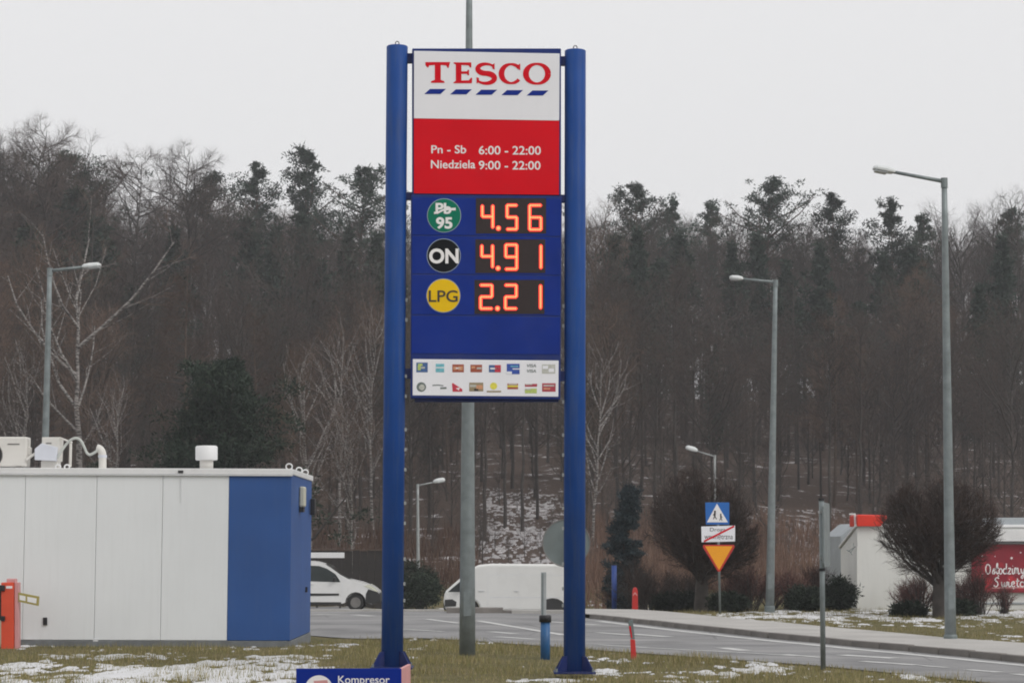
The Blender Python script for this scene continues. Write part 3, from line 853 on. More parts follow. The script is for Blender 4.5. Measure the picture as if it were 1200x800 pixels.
card(846, 246, 922, 276, 'lime', [(.0, 0, .5, .3, 'pale')])
card(956, 212, 1042, 266, 'crimson', [(.1, .2, .9, .38, 'pale'), (.1, .55, .6, .75, 'tan')])

# ------------------------------------------------------------------ the kiosk
KP = Plane((0, KIOSK_Y0, 0), 0)
kx = KIOSK_R
k_left = -14.0
kz = at(340, 549, KIOSK_Y0).z
kiosk = thing('kiosk', 'flat roofed white panel kiosk with a blue corner behind the orange barrier', 'kiosk', (kx - 4, KIOSK_Y0, 0))
dep = KIOSK_Y1 - KIOSK_Y0
zb = .12
MB().box(((k_left + kx) / 2, KIOSK_Y0 + dep / 2, (kz - .12) / 2 + .05), (kx - k_left - .12, dep - .12, kz - .12)).build('core', M['joint'], kiosk)
MB().box(((k_left + kx) / 2, KIOSK_Y0 + dep / 2, -.07), (kx - k_left + .02, dep + .02, .36)).build('plinth', M['plinth'], kiosk, bevel=.01)
edges = [-200, -120, -50, 28, 112, 189.5, 267.2]
for a, b in zip(edges[:-1], edges[1:]):
    x0, x1 = at(a, 650, KIOSK_Y0).x, at(b, 650, KIOSK_Y0).x
    MB().box(((x0 + x1) / 2, KIOSK_Y0 + .03, (zb + kz - .1) / 2), (x1 - x0 - .007, .06, kz - .1 - zb)).build('wall_panel', M['wall_white'], kiosk, bevel=.006)
x0 = at(267.2, 650, KIOSK_Y0).x
tag(MB().box(((x0 + kx) / 2, KIOSK_Y0 + .03, (zb + kz - .1) / 2), (kx - x0 - .004, .06, kz - .1 - zb)).build('wall_panel', M['wall_blue'], kiosk, bevel=.006), 'blue corner panel')
for y0, y1 in ((KIOSK_Y0 + .065, KIOSK_Y0 + 2.3), (KIOSK_Y0 + 2.31, KIOSK_Y1 - .03)):
    tag(MB().box((kx - .031, (y0 + y1) / 2, (zb + kz - .1) / 2), (.06, y1 - y0, kz - .1 - zb)).build('wall_panel', M['wall_blue'], kiosk, bevel=.006), 'blue panel of the side wall')
tr = MB().box(((k_left + kx) / 2, KIOSK_Y0 + dep / 2, kz - .055), (kx - k_left + .05, dep + .05, .11)).build('roof_edge', M['trim_white'], kiosk, bevel=.012)
MB().box(((k_left + kx) / 2, KIOSK_Y0 - .03, kz - .125), (kx - k_left + .06, .03, .025)).build('drip_strip', M['joint'], tr)
sw = MB().rect(KP, 209, 551, 215, 554, .045, .05).build('floodlight', M['black'], kiosk, bevel=.005)
MB().tube([KP.at(212, 554, .02), KP.at(212, 588, .008)], .006, 6).build('cable', M['joint'], kiosk)
MB().rect(KP, 50.6, 723, 55.4, 732, .03, .032).build('socket_box', M['black'], kiosk, bevel=.006)
MB().rect(KP, 109, 748, 115, 751, .012, .02).build('vent_slot', M['joint'], kiosk)
# lamp and bracket on the side wall, lugs on the roof edge
MB().box((kx + .06, KIOSK_Y0 + 1.75, 2.86), (.11, .34, .40)).build('wall_lamp', M['beige'], kiosk, bevel=.03)
MB().box((kx + .05, KIOSK_Y0 + 1.75, 2.61), (.08, .30, .10)).build('lamp_holder', M['black'], kiosk, bevel=.01)
MB().box((kx + .07, KIOSK_Y0 + 4.0, 2.7), (.10, .16, .34)).build('camera_bracket', M['black'], kiosk, bevel=.02)
MB().box((kx + .025, KIOSK_Y0 + 3.2, .98), (.04, .12, .03)).box((kx + .025, KIOSK_Y0 + 3.2, 1.02), (.04, .03, .1)).build('door_latch', M['black'], kiosk)
for yy in (.12, 2.2, 3.6):
    c = Vector((kx - .06, KIOSK_Y0 + yy, kz + .045))
    MB().tube([c + Vector((math.cos(a) * .06, 0, math.sin(a) * .055)) for a in np.linspace(0, 6.283, 15)], .014, 8, False).build('lifting_lug', M['trim_white'], kiosk, smooth=True)

def pt(px, py, d=KIOSK_Y0 + .9): return at(px, py, d)
DR = KIOSK_Y0 + .9
RP = Plane((0, DR, 0), 0)
zr = kz
def on_roof(px): v = RP.at(px, 548); v.z = kz; return v
ac = thing('air_conditioner', 'beige air conditioning unit with a black fan at the left end of the kiosk roof', 'air conditioner', on_roof(10))
top = RP.at(0, 511.5).z
xl, xr = RP.at(-42, 530).x, RP.at(31.5, 530).x
MB().box(((xl + xr) / 2, DR + .18, (kz + .05 + top) / 2), (xr - xl, .36, top - kz - .05)).build('housing', M['plastic_white'], ac, bevel=.03, seg=3)
fc = RP.at(-12, 533)
MB().tube([fc + Vector((0, -.012, 0)), fc + Vector((0, .01, 0))], .25, 28).build('fan_opening', M['black'], ac)
for k in range(5):
    rr = .05 + k * .048
    MB().tube([fc + Vector((math.cos(a) * rr, -.018, math.sin(a) * rr)) for a in np.linspace(0, 6.283, 25)], .004, 5, False).build('grille_ring', M['hubcap'], ac)
MB().rect(RP, 9, 519.5, 23, 521, .006, .01).build('badge', M['hubcap'], ac)
MB().box((xr + .012, DR + .2, kz + .36), (.05, .2, .16)).build('valve_cover', M['plastic_white'], ac, bevel=.02)
for px in (-30, 22):
    MB().box((RP.at(px, 547).x, DR + .18, kz + .03), (.1, .42, .06)).build('foot', M['hubcap'], ac, bevel=.006)
fan = thing('extractor_box', 'white duct box with a slanted cowl in the middle of the kiosk roof units', 'air unit', on_roof(60))
MB().slab(RP, [(49, 512), (69.5, 512), (68, 540), (49, 540)], 0, .45).build('housing', M['plastic_white'], fan, bevel=.012)
MB().slab(RP, [(41.5, 526), (50, 519), (54, 520.5), (68.5, 524), (67, 540.2), (41.5, 538.8)], .09, .085).build('cowl', M['plastic_bluish'], fan, bevel=.012)
MB().rect(RP, 47.5, 540, 67, 548.5, -.03, .34).build('base', M['plastic_white'], fan, bevel=.01)
MB().tube([RP.at(69.5, 512.6, -.02), RP.at(79.5, 517, -.4)], .02, 6).tube([RP.at(78.3, 517, -.4), RP.at(77.6, 546, -.4)], .03, 6).build('side_frame', M['plastic_white'], fan)
MB().rect(RP, 54, 518.4, 60.4, 519.8, .004, .01).build('badge', M['hubcap'], fan)
for px in (68, 78.5):
    c = on_roof(px) + Vector((0, .0, .05))
    MB().tube([c + Vector((math.cos(a) * .05, 0, math.sin(a) * .042)) for a in np.linspace(0, 6.283, 13)], .016, 7, False).build('lifting_lug', M['trim_white'], fan)
hose = [(67.5, 537), (73, 528), (80, 518.5), (86.5, 514), (91.5, 513.6), (96, 517), (99.5, 524), (102.5, 530.5), (106, 532.6), (110, 531), (114.5, 528)]
def smooth_pts(pts, n=5):
    out = []
    for i in range(len(pts) - 1):
        p0, p1, p2, p3 = pts[max(i - 1, 0)], pts[i], pts[i + 1], pts[min(i + 2, len(pts) - 1)]
        for k in range(n):
            u = k / n
            out.append(tuple(.5 * (2 * b + (c - a) * u + (2 * a - 5 * b + 4 * c - d) * u * u + (3 * b - a - 3 * c + d) * u ** 3) for a, b, c, d in zip(p0, p1, p2, p3)))
    return out + [pts[-1]]
ho = MB().tube([RP.at(x, y, .06) for x, y in smooth_pts(hose)], .026, 10).build('hose', M['hose'], fan, smooth=True)
MB().tube([RP.at(x, y, .02) for x, y in smooth_pts([(31, 539), (37, 534), (44, 530.5)])], .028, 8).build('pipe', M['plastic_white'], fan, smooth=True)
pp = thing('bent_pipe', 'short white pipe bent over at the top, beside the grey hose on the kiosk roof', 'pipe', on_roof(120))
MB().tube([RP.at(x, y) for x, y in smooth_pts([(120.2, 549), (120.2, 536), (119.6, 530), (117, 526), (113.5, 524.6)])], .074, 18).build('elbow', M['plastic_white'], pp, smooth=True)
MB().tube([RP.at(120.2, 536), RP.at(120.2, 533)], .085, 18).build('collar', M['plastic_bluish'], pp)
MB().tube([RP.at(114.5, 525), RP.at(113.0, 524.2)], .062, 16).build('mouth', M['black'], pp)
vc = thing('roof_vent', 'white round capped vent standing alone above the blue corner of the kiosk', 'vent', on_roof(242))
MB().tube([RP.at(242, 549), RP.at(242, 536)], .13, 20).build('stem', M['plastic_white'], vc, smooth=True)
MB().tube([RP.at(242, 539), RP.at(242, 538), RP.at(242, 523.6), RP.at(242, 522.2)], [.2, .213, .213, .19], 28).build('cap', M['trim_white'], vc, smooth=True)

# ------------------------------------------------------------------ orange barrier and the air compressor by the camera
DB = 43.0
BP = Plane((0, DB, 0), 0)
br = thing('barrier', 'orange barrier cabinet with a short yellow arm in front of the white kiosk', 'barrier', (BP.at(10, 700).x, DB, 0))
MB().slab(BP, [(2.6, 682), (17.4, 682), (17.4, 761.5), (2.6, 761.5)], .10, .26).build('cabinet', M['orange'], br, bevel=.012)
MB().rect(BP, 17.8, 682, 22.6, 760.5, .07, .2).build('side_cover', M['pink'], br, bevel=.01)
MB().rect(BP, 8.4, 677.5, 19, 682.4, .06, .18).build('cap', M['pink'], br, bevel=.015)
MB().rect(BP, 8.4, 686, 15.8, 689, .103, .004).build("maker_plate", M["print_white"], br)
for y in (685, 721):
    MB().rect(BP, 0.6 if y < 700 else 2.8, y, 7.6, y + (7 if y < 700 else 6), .16, .06).build('bracket', M['black'], br, bevel=.012)
MB().slab(BP, [(-3, 688), (4, 687), (6, 711), (4, 726), (-3, 726)], .06, .04).build('hinge_plate', M['black'], br, bevel=.01)
am = MB().slab(BP, [(22.6, 693.6), (46.8, 698.4), (46, 709.4), (22.6, 704.4)], .08, .05).build('arm', M['arm_yellow'], br, bevel=.006)
MB().slab(BP, [(24, 696.6), (31, 698), (31, 703.6), (24, 702.2)], .083, .01).build('reflector', M['print_white'], am)
MB().slab(BP, [(33, 698.4), (44, 700.6), (43.6, 706.6), (33, 704.2)], .083, .01).build('reflector', M['print_white'], am)
gp = thing('grey_post', 'slim cream post cut by the left edge of the photo behind the orange barrier', 'post', (BP.at(0, 700).x, DB + .5, 0))
GPP = Plane((0, DB + .5, 0), 0)
MB().rect(GPP, -6, 697, 1.6, 762, 0, .12).build('post_body', M['beige'], gp, bevel=.01)

DK = 15.0
CP = Plane((0, DK, 0), R(-3))
km = thing('compressor_cabinet', 'low blue tyre air cabinet lettered Kompresor in front of the left sign post', 'air pump', (CP.at(410, 790).x, DK + .2, 0))
ktop = CP.at(410, 783).z
xl, xr = CP.at(347.5, 790), CP.at(470.5, 790)
kp_poly = [(347.6, 783), (470.4, 783), (470.4, 999), (347.6, 999)]
MB().slab(CP, [(349, 806), (469, 806), (469, 999), (349, 999)], -.002, .55).build('body', M['plastic_white'], km, bevel=.008)
e0, e1 = CP.at(470.4, 783.2, 0), CP.at(470.4, 860, 0)
MB().extrude([e0, e1, e1 - CP.n * .62, e0 - CP.n * .62], -CP.u * .02).build('side_panel', M['pink'], km, bevel=.002)
fr = MB().slab(CP, [(347.4, 782.6), (470.6, 782.6), (470.6, 860), (347.4, 860)], .016, .016).build('front_sign', M['print_blue'], km, bevel=.003)
lettering(MB(), CP, "Kompresor", (396.6, 791, 457, 803), .0175, .008).build('lettering', M['print_white'], fr)
disc_px(MB(), CP, 374, 807, 16.5, .0172, .001, 40).build('emblem', M['print_white'], fr)
MB().slab(CP, [(368, 797), (384, 796), (386, 806), (371, 812)], .0185, .001).build('emblem_flash', M['pink'], fr)

# ------------------------------------------------------------------ street lamps
def lamp_head(name, a, b, w, h, parent):
    """flat luminaire from a (at the arm) to b (tip)"""
    a, b = Vector(a), Vector(b); d = (b - a).normalized(); s = Vector((0, 0, 1)).cross(d).normalized(); u = d.cross(s)
    L = (b - a).length
    prof = [(0, .35), (.12, .8), (.4, 1), (.85, .9), (1, .55)]
    vs, fs = [], []
    for f, k in prof:
        c = a + d * L * f
        for sx, sz in ((-1, -.35), (1, -.35), (1, .2), (.6, .75), (-.6, .75), (-1, .2)): vs.append(c + s * sx * w / 2 * k + u * sz * h * k)
    for i in range(len(prof) - 1):
        for j in range(6):
            j2 = (j + 1) % 6; fs.append((i * 6 + j, i * 6 + j2, i * 6 + 6 + j2, i * 6 + 6 + j))
    fs += [tuple(reversed(range(6))), tuple(range(24, 30))]
    hd = MB().add(vs, fs).build('luminaire', M['lamp_white'], parent, bevel=.01)
    c0, c1 = a + d * L * .38 - u * h * .36, a + d * L * .92 - u * h * .34
    MB().extrude([c0 - s * w * .38, c0 + s * w * .38, c1 + s * w * .34, c1 - s * w * .34], -u * .03).build('lens', M['lamp_glass'], hd, bevel=.006)
    return hd
def street_lamp(label, d, base, top, tip, r0, r1, head_from, hw, hh, m='steel', name='street_lamp', zbase=None):
    P_ = Plane((0, d, 0), 0)
    b, t_ = P_.at(*base), P_.at(*top)
    b.z = float(ground_z(b.x, d)) - .05 if zbase is None else zbase
    o = thing(name, label, 'street lamp', (b.x, d, b.z))
    n = 10
    po = MB().tube([b.lerp(t_, k / n) for k in range(n + 1)], [r0 + (r1 - r0) * k / n for k in range(n + 1)], 20).build('pole', M[m], o, smooth=True)
    if zbase is None:
        MB().box(b + Vector((0, -r0 * .98, .95)), (r0 * .9, .02, .42)).build('service_door', M[m], po, bevel=.004)
        if top[1] > 0: MB().tube([b, b + Vector((0, 0, .22)), b + Vector((0, 0, .26))], [r0 * 1.18, r0 * 1.18, r0 * 1.02], 20).build('foot_collar', M['sign_back'], po)
    a, e = P_.at(*head_from), P_.at(*tip)
    e = a + (a - t_ + Vector((0, 0, .03))).normalized() * (e - a).length
    MB().tube([t_ - Vector((0, 0, .03)), (t_ - Vector((0, 0, .03))).lerp(a + (e - a) * .08, .5), a + (e - a) * .08], [r1 * .75, r1 * .68, r1 * .6], 12).build('arm', M[m], o, smooth=True)
    MB().tube([t_ - Vector((0, 0, .16)), t_ + Vector((0, 0, .04))], r1 * 1.25, 16).build('arm_socket', M[m], o)
    lamp_head('luminaire', a, e, hw, hh, o)
    return o
street_lamp('tallest right-hand street lamp, grey, standing beside the pavement, arm to the left', 46.0, (1114, 752), (1106.5, 211), (1023, 198), .115, .055, (1049, 202), .34, .10)
street_lamp('grey street lamp between the yellow give way sign and the edge-on road sign', 68.0, (902, 716), (908.8, 329.5), (855, 325), .13, .06, (871, 327), .36, .11)
street_lamp('grey street lamp rising behind the rooftop units of the white kiosk', 60.0, (48, 720), (58.4, 316), (118, 310.5), .12, .06, (96, 313.2), .36, .11)
street_lamp('small pale lamp post between the left blue post and the grey pole', 100.0, (490, 700), (489.6, 568), (521.5, 562), .09, .05, (507.5, 565), .5, .17, m='steel_light')
street_lamp('small lamp whose head shows above the round bare tree by the give way sign', 112.0, (838, 700), (837.6, 534), (803, 527.5), .07, .05, (817.5, 528.5), .55, .2, m='steel_light')
# the tall tapering pole behind the sign; its lamp is above the picture
street_lamp('thick tall grey pole right behind the price sign, running out of the top', 41.0, (547.6, 766), (550, -60), (600, -66), .145, .05, (580, -63.5), .36, .11, name='street_lamp')

# ------------------------------------------------------------------ road signs, posts and markers
def pole(parent, d, base, top, r, m='steel', n=12, name='pole'):
    P_ = Plane((0, d, 0), 0)
    b, t_ = P_.at(*base), P_.at(*top)
    b.z = float(ground_z(b.x, d)) - .05
    return MB().tube([b, t_], r, n).build(name, M[m], parent, smooth=True)
DT = 66.0
TP = Plane((0, DT, 0), R(-6))
b0 = G(843.5, 718)
ts = thing('road_sign', 'road sign pole with blue crossing square, struck out white plate and yellow triangle', 'road sign', (TP.at(843, 700).x, DT, 0))
pole(ts, DT + .08, (843.8, 718), (841, 588), .035)
pb = MB().slab(TP, [(826.4, 588.4), (854.6, 588.4), (854.6, 614.2), (827.2, 614.2)], 0, .03).build('crossing_plate', M['sign_blue'], ts, bevel=.004)
def flat(pts, off, m, nm, par): return MB().add([TP.at(x, y, off) for x, y in pts], [tuple(range(len(pts)))]).build(nm, M[m], par)
flat([(840.2, 589.8), (853, 611.6), (828.4, 611.6)], .003, 'print_white', 'triangle', pb)
for (cx, cy, s, lean) in ((837.8, 599, 1.0, -.6), (844.6, 602.4, .8, .8)):
    g = disc_px(MB(), TP, cx, cy, 1.25 * s, .005, .001, 10)
    for seg, w in (([(cx, cy + 1), (cx + lean * .4, cy + 5.2 * s)], 2.2 * s), ([(cx + lean * .4, cy + 5 * s), (cx - 1.7 * s, cy + 9 * s)], 1.1 * s), ([(cx + lean * .4, cy + 5 * s), (cx + 1.9 * s, cy + 9 * s)], 1.1 * s), ([(cx, cy + 2 * s), (cx + 2.4 * s * (1 if lean > 0 else -1), cy + 4.4 * s)], .8 * s)):
        ribbon_px(g, TP, seg, w, .005)
    g.build('walker', M['print_dark'], pb)
wp = MB().slab(TP, [(821.8, 616.6), (861.4, 615.4), (861.4, 634), (822.2, 635)], 0, .03).build('road_end_plate', M['sign_white'], ts, bevel=.004)
lettering(MB(), TP, "Droga", (832, 618, 850, 623.6), .003, .0).build('lettering', M['print_dark'], wp)
lettering(MB(), TP, "wewn\u0119trzna", (825.4, 626.4, 858.8, 633.2), .003, .0).build('lettering', M['print_dark'], wp)
ribbon_px(MB(), TP, [(825, 634), (860.4, 616.2)], 2.1, .005).build('red_bar', M['print_red'], wp)
yp = MB().slab(TP, [(824.4, 638), (860, 638), (861, 640.4), (843.8, 669.4), (841.4, 669.4), (823.6, 640.4)], 0, .03).build('give_way_plate', M['red_plastic'], ts, bevel=.004)
flat([(826.2, 639.6), (858.4, 639.6), (842.6, 667.6)], .003, 'sign_yellow', 'yellow_field', yp)
for y in (600, 626, 645):
    MB().rect(TP, 838, y, 845, y + 2, -.032, .06).build('clamp', M['steel'], ts)

# sign seen almost edge-on at the near side of the road
DE = 37.4
es = thing('road_sign', 'grey road sign seen almost edge-on, on a slim pole at the near roadside', 'road sign', (at(964, 700, DE).x, DE, 0))
pole(es, DE, (964.6, 779), (962.6, 585), .042)
MB().tube([at(962.6, 586.5, DE), at(962.6, 583.6, DE)], .05, 14).build('pole_cap', M['black'], es)
ax = at(963, 630, DE)
zt, zbm = at(963, 589, DE).z, at(963, 664, DE).z
rot = Matrix.Rotation(R(77), 3, 'Z')
vs = [Vector((sx, 0, sz)) for sx, sz in ((-.44, -.50), (.44, -.50), (.50, -.44), (.50, .44), (.44, .50), (-.44, .50), (-.50, .44), (-.50, -.44))]
k = (zt - zbm) / 1.0
c = Vector((ax.x + .055, ax.y, (zt + zbm) / 2))
MB().extrude([c + rot @ (p * k) for p in vs], rot @ Vector((0, -.03, 0))).build('plate', M['steel'], es, bevel=.006)
for f in (.36, -.36):
    MB().box(c + Vector((-.045, 0, f * k)), (.09, .12, .05)).build('clamp', M['steel_light'], es)
MB().tube([at(963.3, 665.4, DE), at(963.4, 668.6, DE)], .056, 12).build('band', M['black'], es)
# round sign seen from behind, right post of the price sign in front of it
DR2 = 46.0
rd = thing('road_sign', 'round grey back of a road sign showing on both sides of the right blue post', 'road sign', (at(666, 700, DR2).x, DR2, 0))
RDP = Plane((0, DR2, 0), R(8))
disc_px(MB(), RDP, 663.6, 636, 28, 0, .025, 44).build('disc', M['sign_back'], rd, bevel=.006)
rim = [RDP.at(663.6 + 27.6 * math.cos(a), 636 + 27.6 * math.sin(a), .004) for a in np.linspace(0, 6.283, 49)]
MB().tube(rim, .012, 6, False).build('rim', M['hubcap'], rd)
pole(rd, DR2 - .05, (672, 752), (671, 610), .035)
# bollards and marker posts
bl = thing('bollard', 'blue pipe bollard with a black cap between the grey pole and the right sign post', 'bollard', G(639, 772.5))
g0 = G(639, 772.5)
t0 = at(639, 727, g0.y)
MB().tube([g0 - Vector((0, 0, .08)), t0], .082, 24).build('pipe', M['bollard_blue'], bl, smooth=True)
MB().tube([t0 - Vector((0, 0, .02)), at(639, 721.5, g0.y), at(639, 720.2, g0.y)], [.105, .105, .09], 24).build('cap', M['black'], bl, smooth=True)
mk = thing('marker_post', 'slim pale grey square post in front of the white van above the blue bollard', 'post', G(637, 722))
g1 = G(637, 722)
MB().box(g1 + Vector((0, 0, (at(637, 670, g1.y).z - g1.z) / 2)), (.145, .06, at(637, 670, g1.y).z - g1.z)).build('post_body', M['steel_light'], mk, bevel=.01)
MB().box(g1 + Vector((-.03, -.034, (at(637, 670, g1.y).z - g1.z) / 2)), (.05, .01, at(637, 670, g1.y).z - g1.z - .06)).build('groove', M['sign_back'], mk)
m2 = thing('marker_post', 'leaning red marker post with a dark top on the grass edge of the road', 'marker', G(742, 772))
g2 = G(742, 772)
MP = Plane((0, g2.y, 0), 0)
MB().slab(MP, [(738.6, 748), (744.2, 749), (746, 773.5), (739.6, 773.5)], .03, .06).build('lower_sleeve', M['red_plastic'], m2, bevel=.008)
MB().slab(MP, [(736, 727.6), (741.4, 725), (744, 748.6), (738.8, 747.6)], .022, .045).build('upper_sleeve', M['sign_back'], m2, bevel=.008)
MB().slab(MP, [(737, 733), (739, 733), (741, 747), (739.6, 747)], .026, .005).build('reflector', M['print_red'], m2)
m3 = thing('marker_post', 'small upright red marker post in front of the dark shrubs', 'marker', G(744, 717.5))
g3 = G(744, 717.5)
MP3 = Plane((0, g3.y, 0), 0)
MB().slab(MP3, [(740.4, 718.6), (741, 692), (742.4, 688), (745.8, 688), (747.4, 692), (747.6, 718.6)], .05, .1).build('post_body', M['red_plastic'], m3, bevel=.02)
MB().slab(MP3, [(741.6, 696), (744, 693), (746.6, 696), (746.6, 698), (744, 695.4), (741.6, 698)], .054, .01).build('reflector', M['pink'], m3)
m4 = thing('marker_post', 'thin blue post standing under the blue spruce', 'post', (at(720, 700, 76).x, 76, float(ground_z(at(720, 700, 76).x, 76))))
p4 = pole(m4, 76.0, (720, 716), (719.6, 662), .085, 'post_blue_far', 16, 'post_body')
MB().tube([at(719.6, 662, 76), at(719.6, 660.4, 76)], .095, 16).build('cap', M['black'], m4)

# ------------------------------------------------------------------ vehicles
def profile_body(o, prof, W, belt, top_in, name, m, bevel=.05, org=None, sgn=1):
    """side outline (x along, z up) given thickness; above the belt the sides lean in"""
    def hw(z): return W / 2
    n = len(prof)
    vs = [org + Vector((sgn * x, -hw(z), z)) for x, z in prof] + [org + Vector((sgn * x, hw(z), z)) for x, z in prof]
    fs = [tuple(range(n)), tuple(reversed(range(n, 2 * n)))] + [((i + 1) % n, i, n + i, n + (i + 1) % n) for i in range(n)]
    if sgn < 0: fs = [tuple(reversed(f)) for f in fs]
    ob = MB().add(vs, fs).build(name, M[m], o, bevel=bevel, seg=3)
    for p in ob.data.polygons: p.use_smooth = False
    return ob, hw
def side_patch(o, pts, hw, org, sgn, m, name, off=.006, both=True):
    for side in ((-1, 1) if both else (-1,)):
        vs = [org + Vector((sgn * x, side * (hw(z) + off), z)) for x, z in pts]
        ws = [org + Vector((sgn * x, side * (hw(z) - .02), z)) for x, z in pts]
        n = len(pts)
        fs = [tuple(range(n))] + [((i + 1) % n, i, n + i, n + (i + 1) % n) for i in range(n)]
        ob = MB().add(vs + ws, fs).build(name, M[m], o)
    return ob
def wheel(o, c, r, w):
    ty = MB().tube([c + Vector((0, -w / 2, 0)), c + Vector((0, -w / 2 + .03, 0)), c + Vector((0, w / 2 - .03, 0)), c + Vector((0, w / 2, 0))], [r - .03, r, r, r - .03], 28).build('wheel', M['rubber'], o, smooth=True)
    for s in (-1, 1):
        MB().tube([c + Vector((0, s * (w / 2 - .01), 0)), c + Vector((0, s * (w / 2 + .012), 0))], [r * .64, r * .6], 20).build('rim', M['hubcap'], ty)
def arch(cx, r, z0, n=9):
    """outline going right to left over a wheel"""
    return [(cx + r * math.cos(a), max(z0, .30 + r * math.sin(a))) for a in np.linspace(0, math.pi, n)]

# small van facing right, half hidden by the kiosk and the left post
DC = 82.0
xn = at(446, 690, DC).x
org = Vector((xn - 3.98, DC, float(ground_z(xn - 2, DC)) + .02))
car = thing('small_van', 'small white van driving right between the kiosk and the left blue post', 'van', org)
prof = [(.05, .32)] + [(.32, .30)] + arch(.66, .36, .30)[::-1] + [(1.1, .26), (2.7, .26)] + arch(3.16, .36, .28)[::-1] + [(3.72, .24), (3.96, .34), (3.99, .56), (3.94, .70), (3.72, .86), (3.35, 1.00), (2.92, 1.10), (2.62, 1.26), (2.28, 1.50), (2.05, 1.63), (1.75, 1.71), (1.2, 1.755), (.5, 1.74), (.12, 1.66), (.02, 1.0)]
body, hw = profile_body(car, prof, 1.70, 1.0, .17, 'body', 'car_white', .07, org)
side_patch(car, [(1.42, 1.03), (2.62, 1.00), (2.60, 1.06), (2.45, 1.28), (2.15, 1.47), (1.88, 1.56), (1.42, 1.58)], hw, org, 1, 'glass', 'side_window')
side_patch(car, [(.45, 1.1), (1.25, 1.08), (1.25, 1.52), (.5, 1.5)], hw, org, 1, 'car_white', 'load_panel', .012)
ws = [(2.93, 1.125), (2.63, 1.285), (2.29, 1.525), (2.09, 1.635)]
n = len(ws)
MB().add([org + Vector((x + .008, -hw(z) + .09, z + .006)) for x, z in ws] + [org + Vector((x + .008, hw(z) - .09, z + .006)) for x, z in ws], [(i, i + 1, n + i + 1, n + i) for i in range(n - 1)]).build('windscreen', M['glass'], car)
side_patch(car, [(1.1, .52), (2.58, .54), (2.58, .61), (1.1, .61)], hw, org, 1, 'bumper', 'side_strip', .018)
side_patch(car, [(1.12, .245), (2.66, .245), (2.66, .31), (1.12, .31)], hw, org, 1, 'bumper', 'sill', .01)
side_patch(car, [(3.50, .30), (3.74, .245), (3.985, .345), (4.01, .56), (3.93, .66), (3.60, .76), (3.52, .60)], hw, org, 1, 'bumper', 'bumper', .016)
MB().box(org + Vector((3.93, 0, .46)), (.16, 1.46, .34)).build('bumper', M['bumper'], car, bevel=.04)
side_patch(car, [(3.44, .86), (3.62, .93), (3.84, .79), (3.955, .665), (3.86, .68), (3.60, .80)], hw, org, 1, 'headlight', 'headlight', .014)
side_patch(car, [(1.50, .92), (1.68, .92), (1.68, .955), (1.50, .955)], hw, org, 1, 'car_white', 'door_handle', .03)
side_patch(car, [(1.36, .34), (1.375, .34), (1.375, 1.6), (1.36, 1.6)], hw, org, 1, 'joint', 'door_gap', .004)
side_patch(car, [(2.69, .36), (2.705, .36), (2.705, 1.0), (2.69, 1.0)], hw, org, 1, 'joint', 'door_gap', .004)
for s in (-1, 1):
    MB().box(org + Vector((2.42, s * .90, 1.10)), (.12, .20, .17)).build('mirror', M['black'], car, bevel=.04)
    for cx in (.66, 3.16):
        wheel(car, org + Vector((cx, s * .72, .295)), .295, .20)

# larger van facing left, parked behind the crest of the road
DV = 88.0
xv = at(521.5, 695, DV).x
org = Vector((xv, DV, float(ground_z(xv + 2.4, DV)) + .02))
van = thing('delivery_van', 'long white panel van facing left behind the tall grey pole', 'van', org)
prof = [(.04, .30), (.16, .26)] + arch(.95, .38, .28)[::1][::-1] + [(1.4, .26), (3.6, .26)] + arch(4.05, .38, .28)[::-1] + [(4.55, .28), (5.0, .36), (5.02, .9), (4.96, 1.7), (4.82, 1.93), (4.5, 1.985), (1.7, 1.995), (1.25, 1.94), (.98, 1.80), (.20, 1.12), (.05, .98), (0, .84), (-.03, .60)]
# the wheel arches are listed right to left; this outline runs left to right
body, hw = profile_body(van, prof, 1.92, 1.0, .10, 'body', 'van_white', .10, org)
side_patch(van, [(.14, .95), (1.12, .95), (1.12, 1.72), (1.02, 1.70), (.26, 1.06)], hw, org, 1, 'glass', 'side_window')
side_patch(van, [(.02, .40), (.02, .66), (.30, .68), (.46, .58), (.44, .42)], hw, org, 1, 'bumper', 'headlight', .012)
side_patch(van, [(1.62, .35), (1.635, .35), (1.635, 1.7), (1.62, 1.7)], hw, org, 1, 'joint', 'door_gap', .004)
side_patch(van, [(2.78, .35), (2.792, .35), (2.792, 1.75), (2.78, 1.75)], hw, org, 1, 'joint', 'door_gap', .004)
side_patch(van, [(1.7, .74), (4.98, .74), (4.98, .77), (1.7, .77)], hw, org, 1, 'joint', 'crease', .003)
side_patch(van, [(1.7, 1.58), (4.9, 1.58), (4.9, 1.60), (1.7, 1.60)], hw, org, 1, 'joint', 'crease', .003)
side_patch(van, [(1.3, .98), (1.5, .98), (1.5, 1.02), (1.3, 1.02)], hw, org, 1, 'joint', 'door_handle', .03)
side_patch(van, [(2.62, .98), (2.76, .98), (2.76, 1.01), (2.62, 1.01)], hw, org, 1, 'joint', 'door_handle', .03)
side_patch(van, [(3.62, .27), (4.98, .30), (4.98, .54), (4.46, .54), (4.40, .62), (4.25, .70), (4.05, .73), (3.85, .70), (3.70, .62), (3.62, .48)], hw, org, 1, 'bumper', 'rear_sill', .006)
ws = [(.21, 1.14), (.99, 1.82), (1.22, 1.925)]
n = len(ws)
MB().add([org + Vector((x - .012, -hw(z) + .1, z + .006)) for x, z in ws] + [org + Vector((x - .012, hw(z) - .1, z + .006)) for x, z in ws], [(n + i, n + i + 1, i + 1, i) for i in range(n - 1)]).build('windscreen', M['glass'], van)
MB().box(org + Vector((.06, 0, .45)), (.18, 1.7, .34)).build('bumper', M['bumper'], van, bevel=.05)
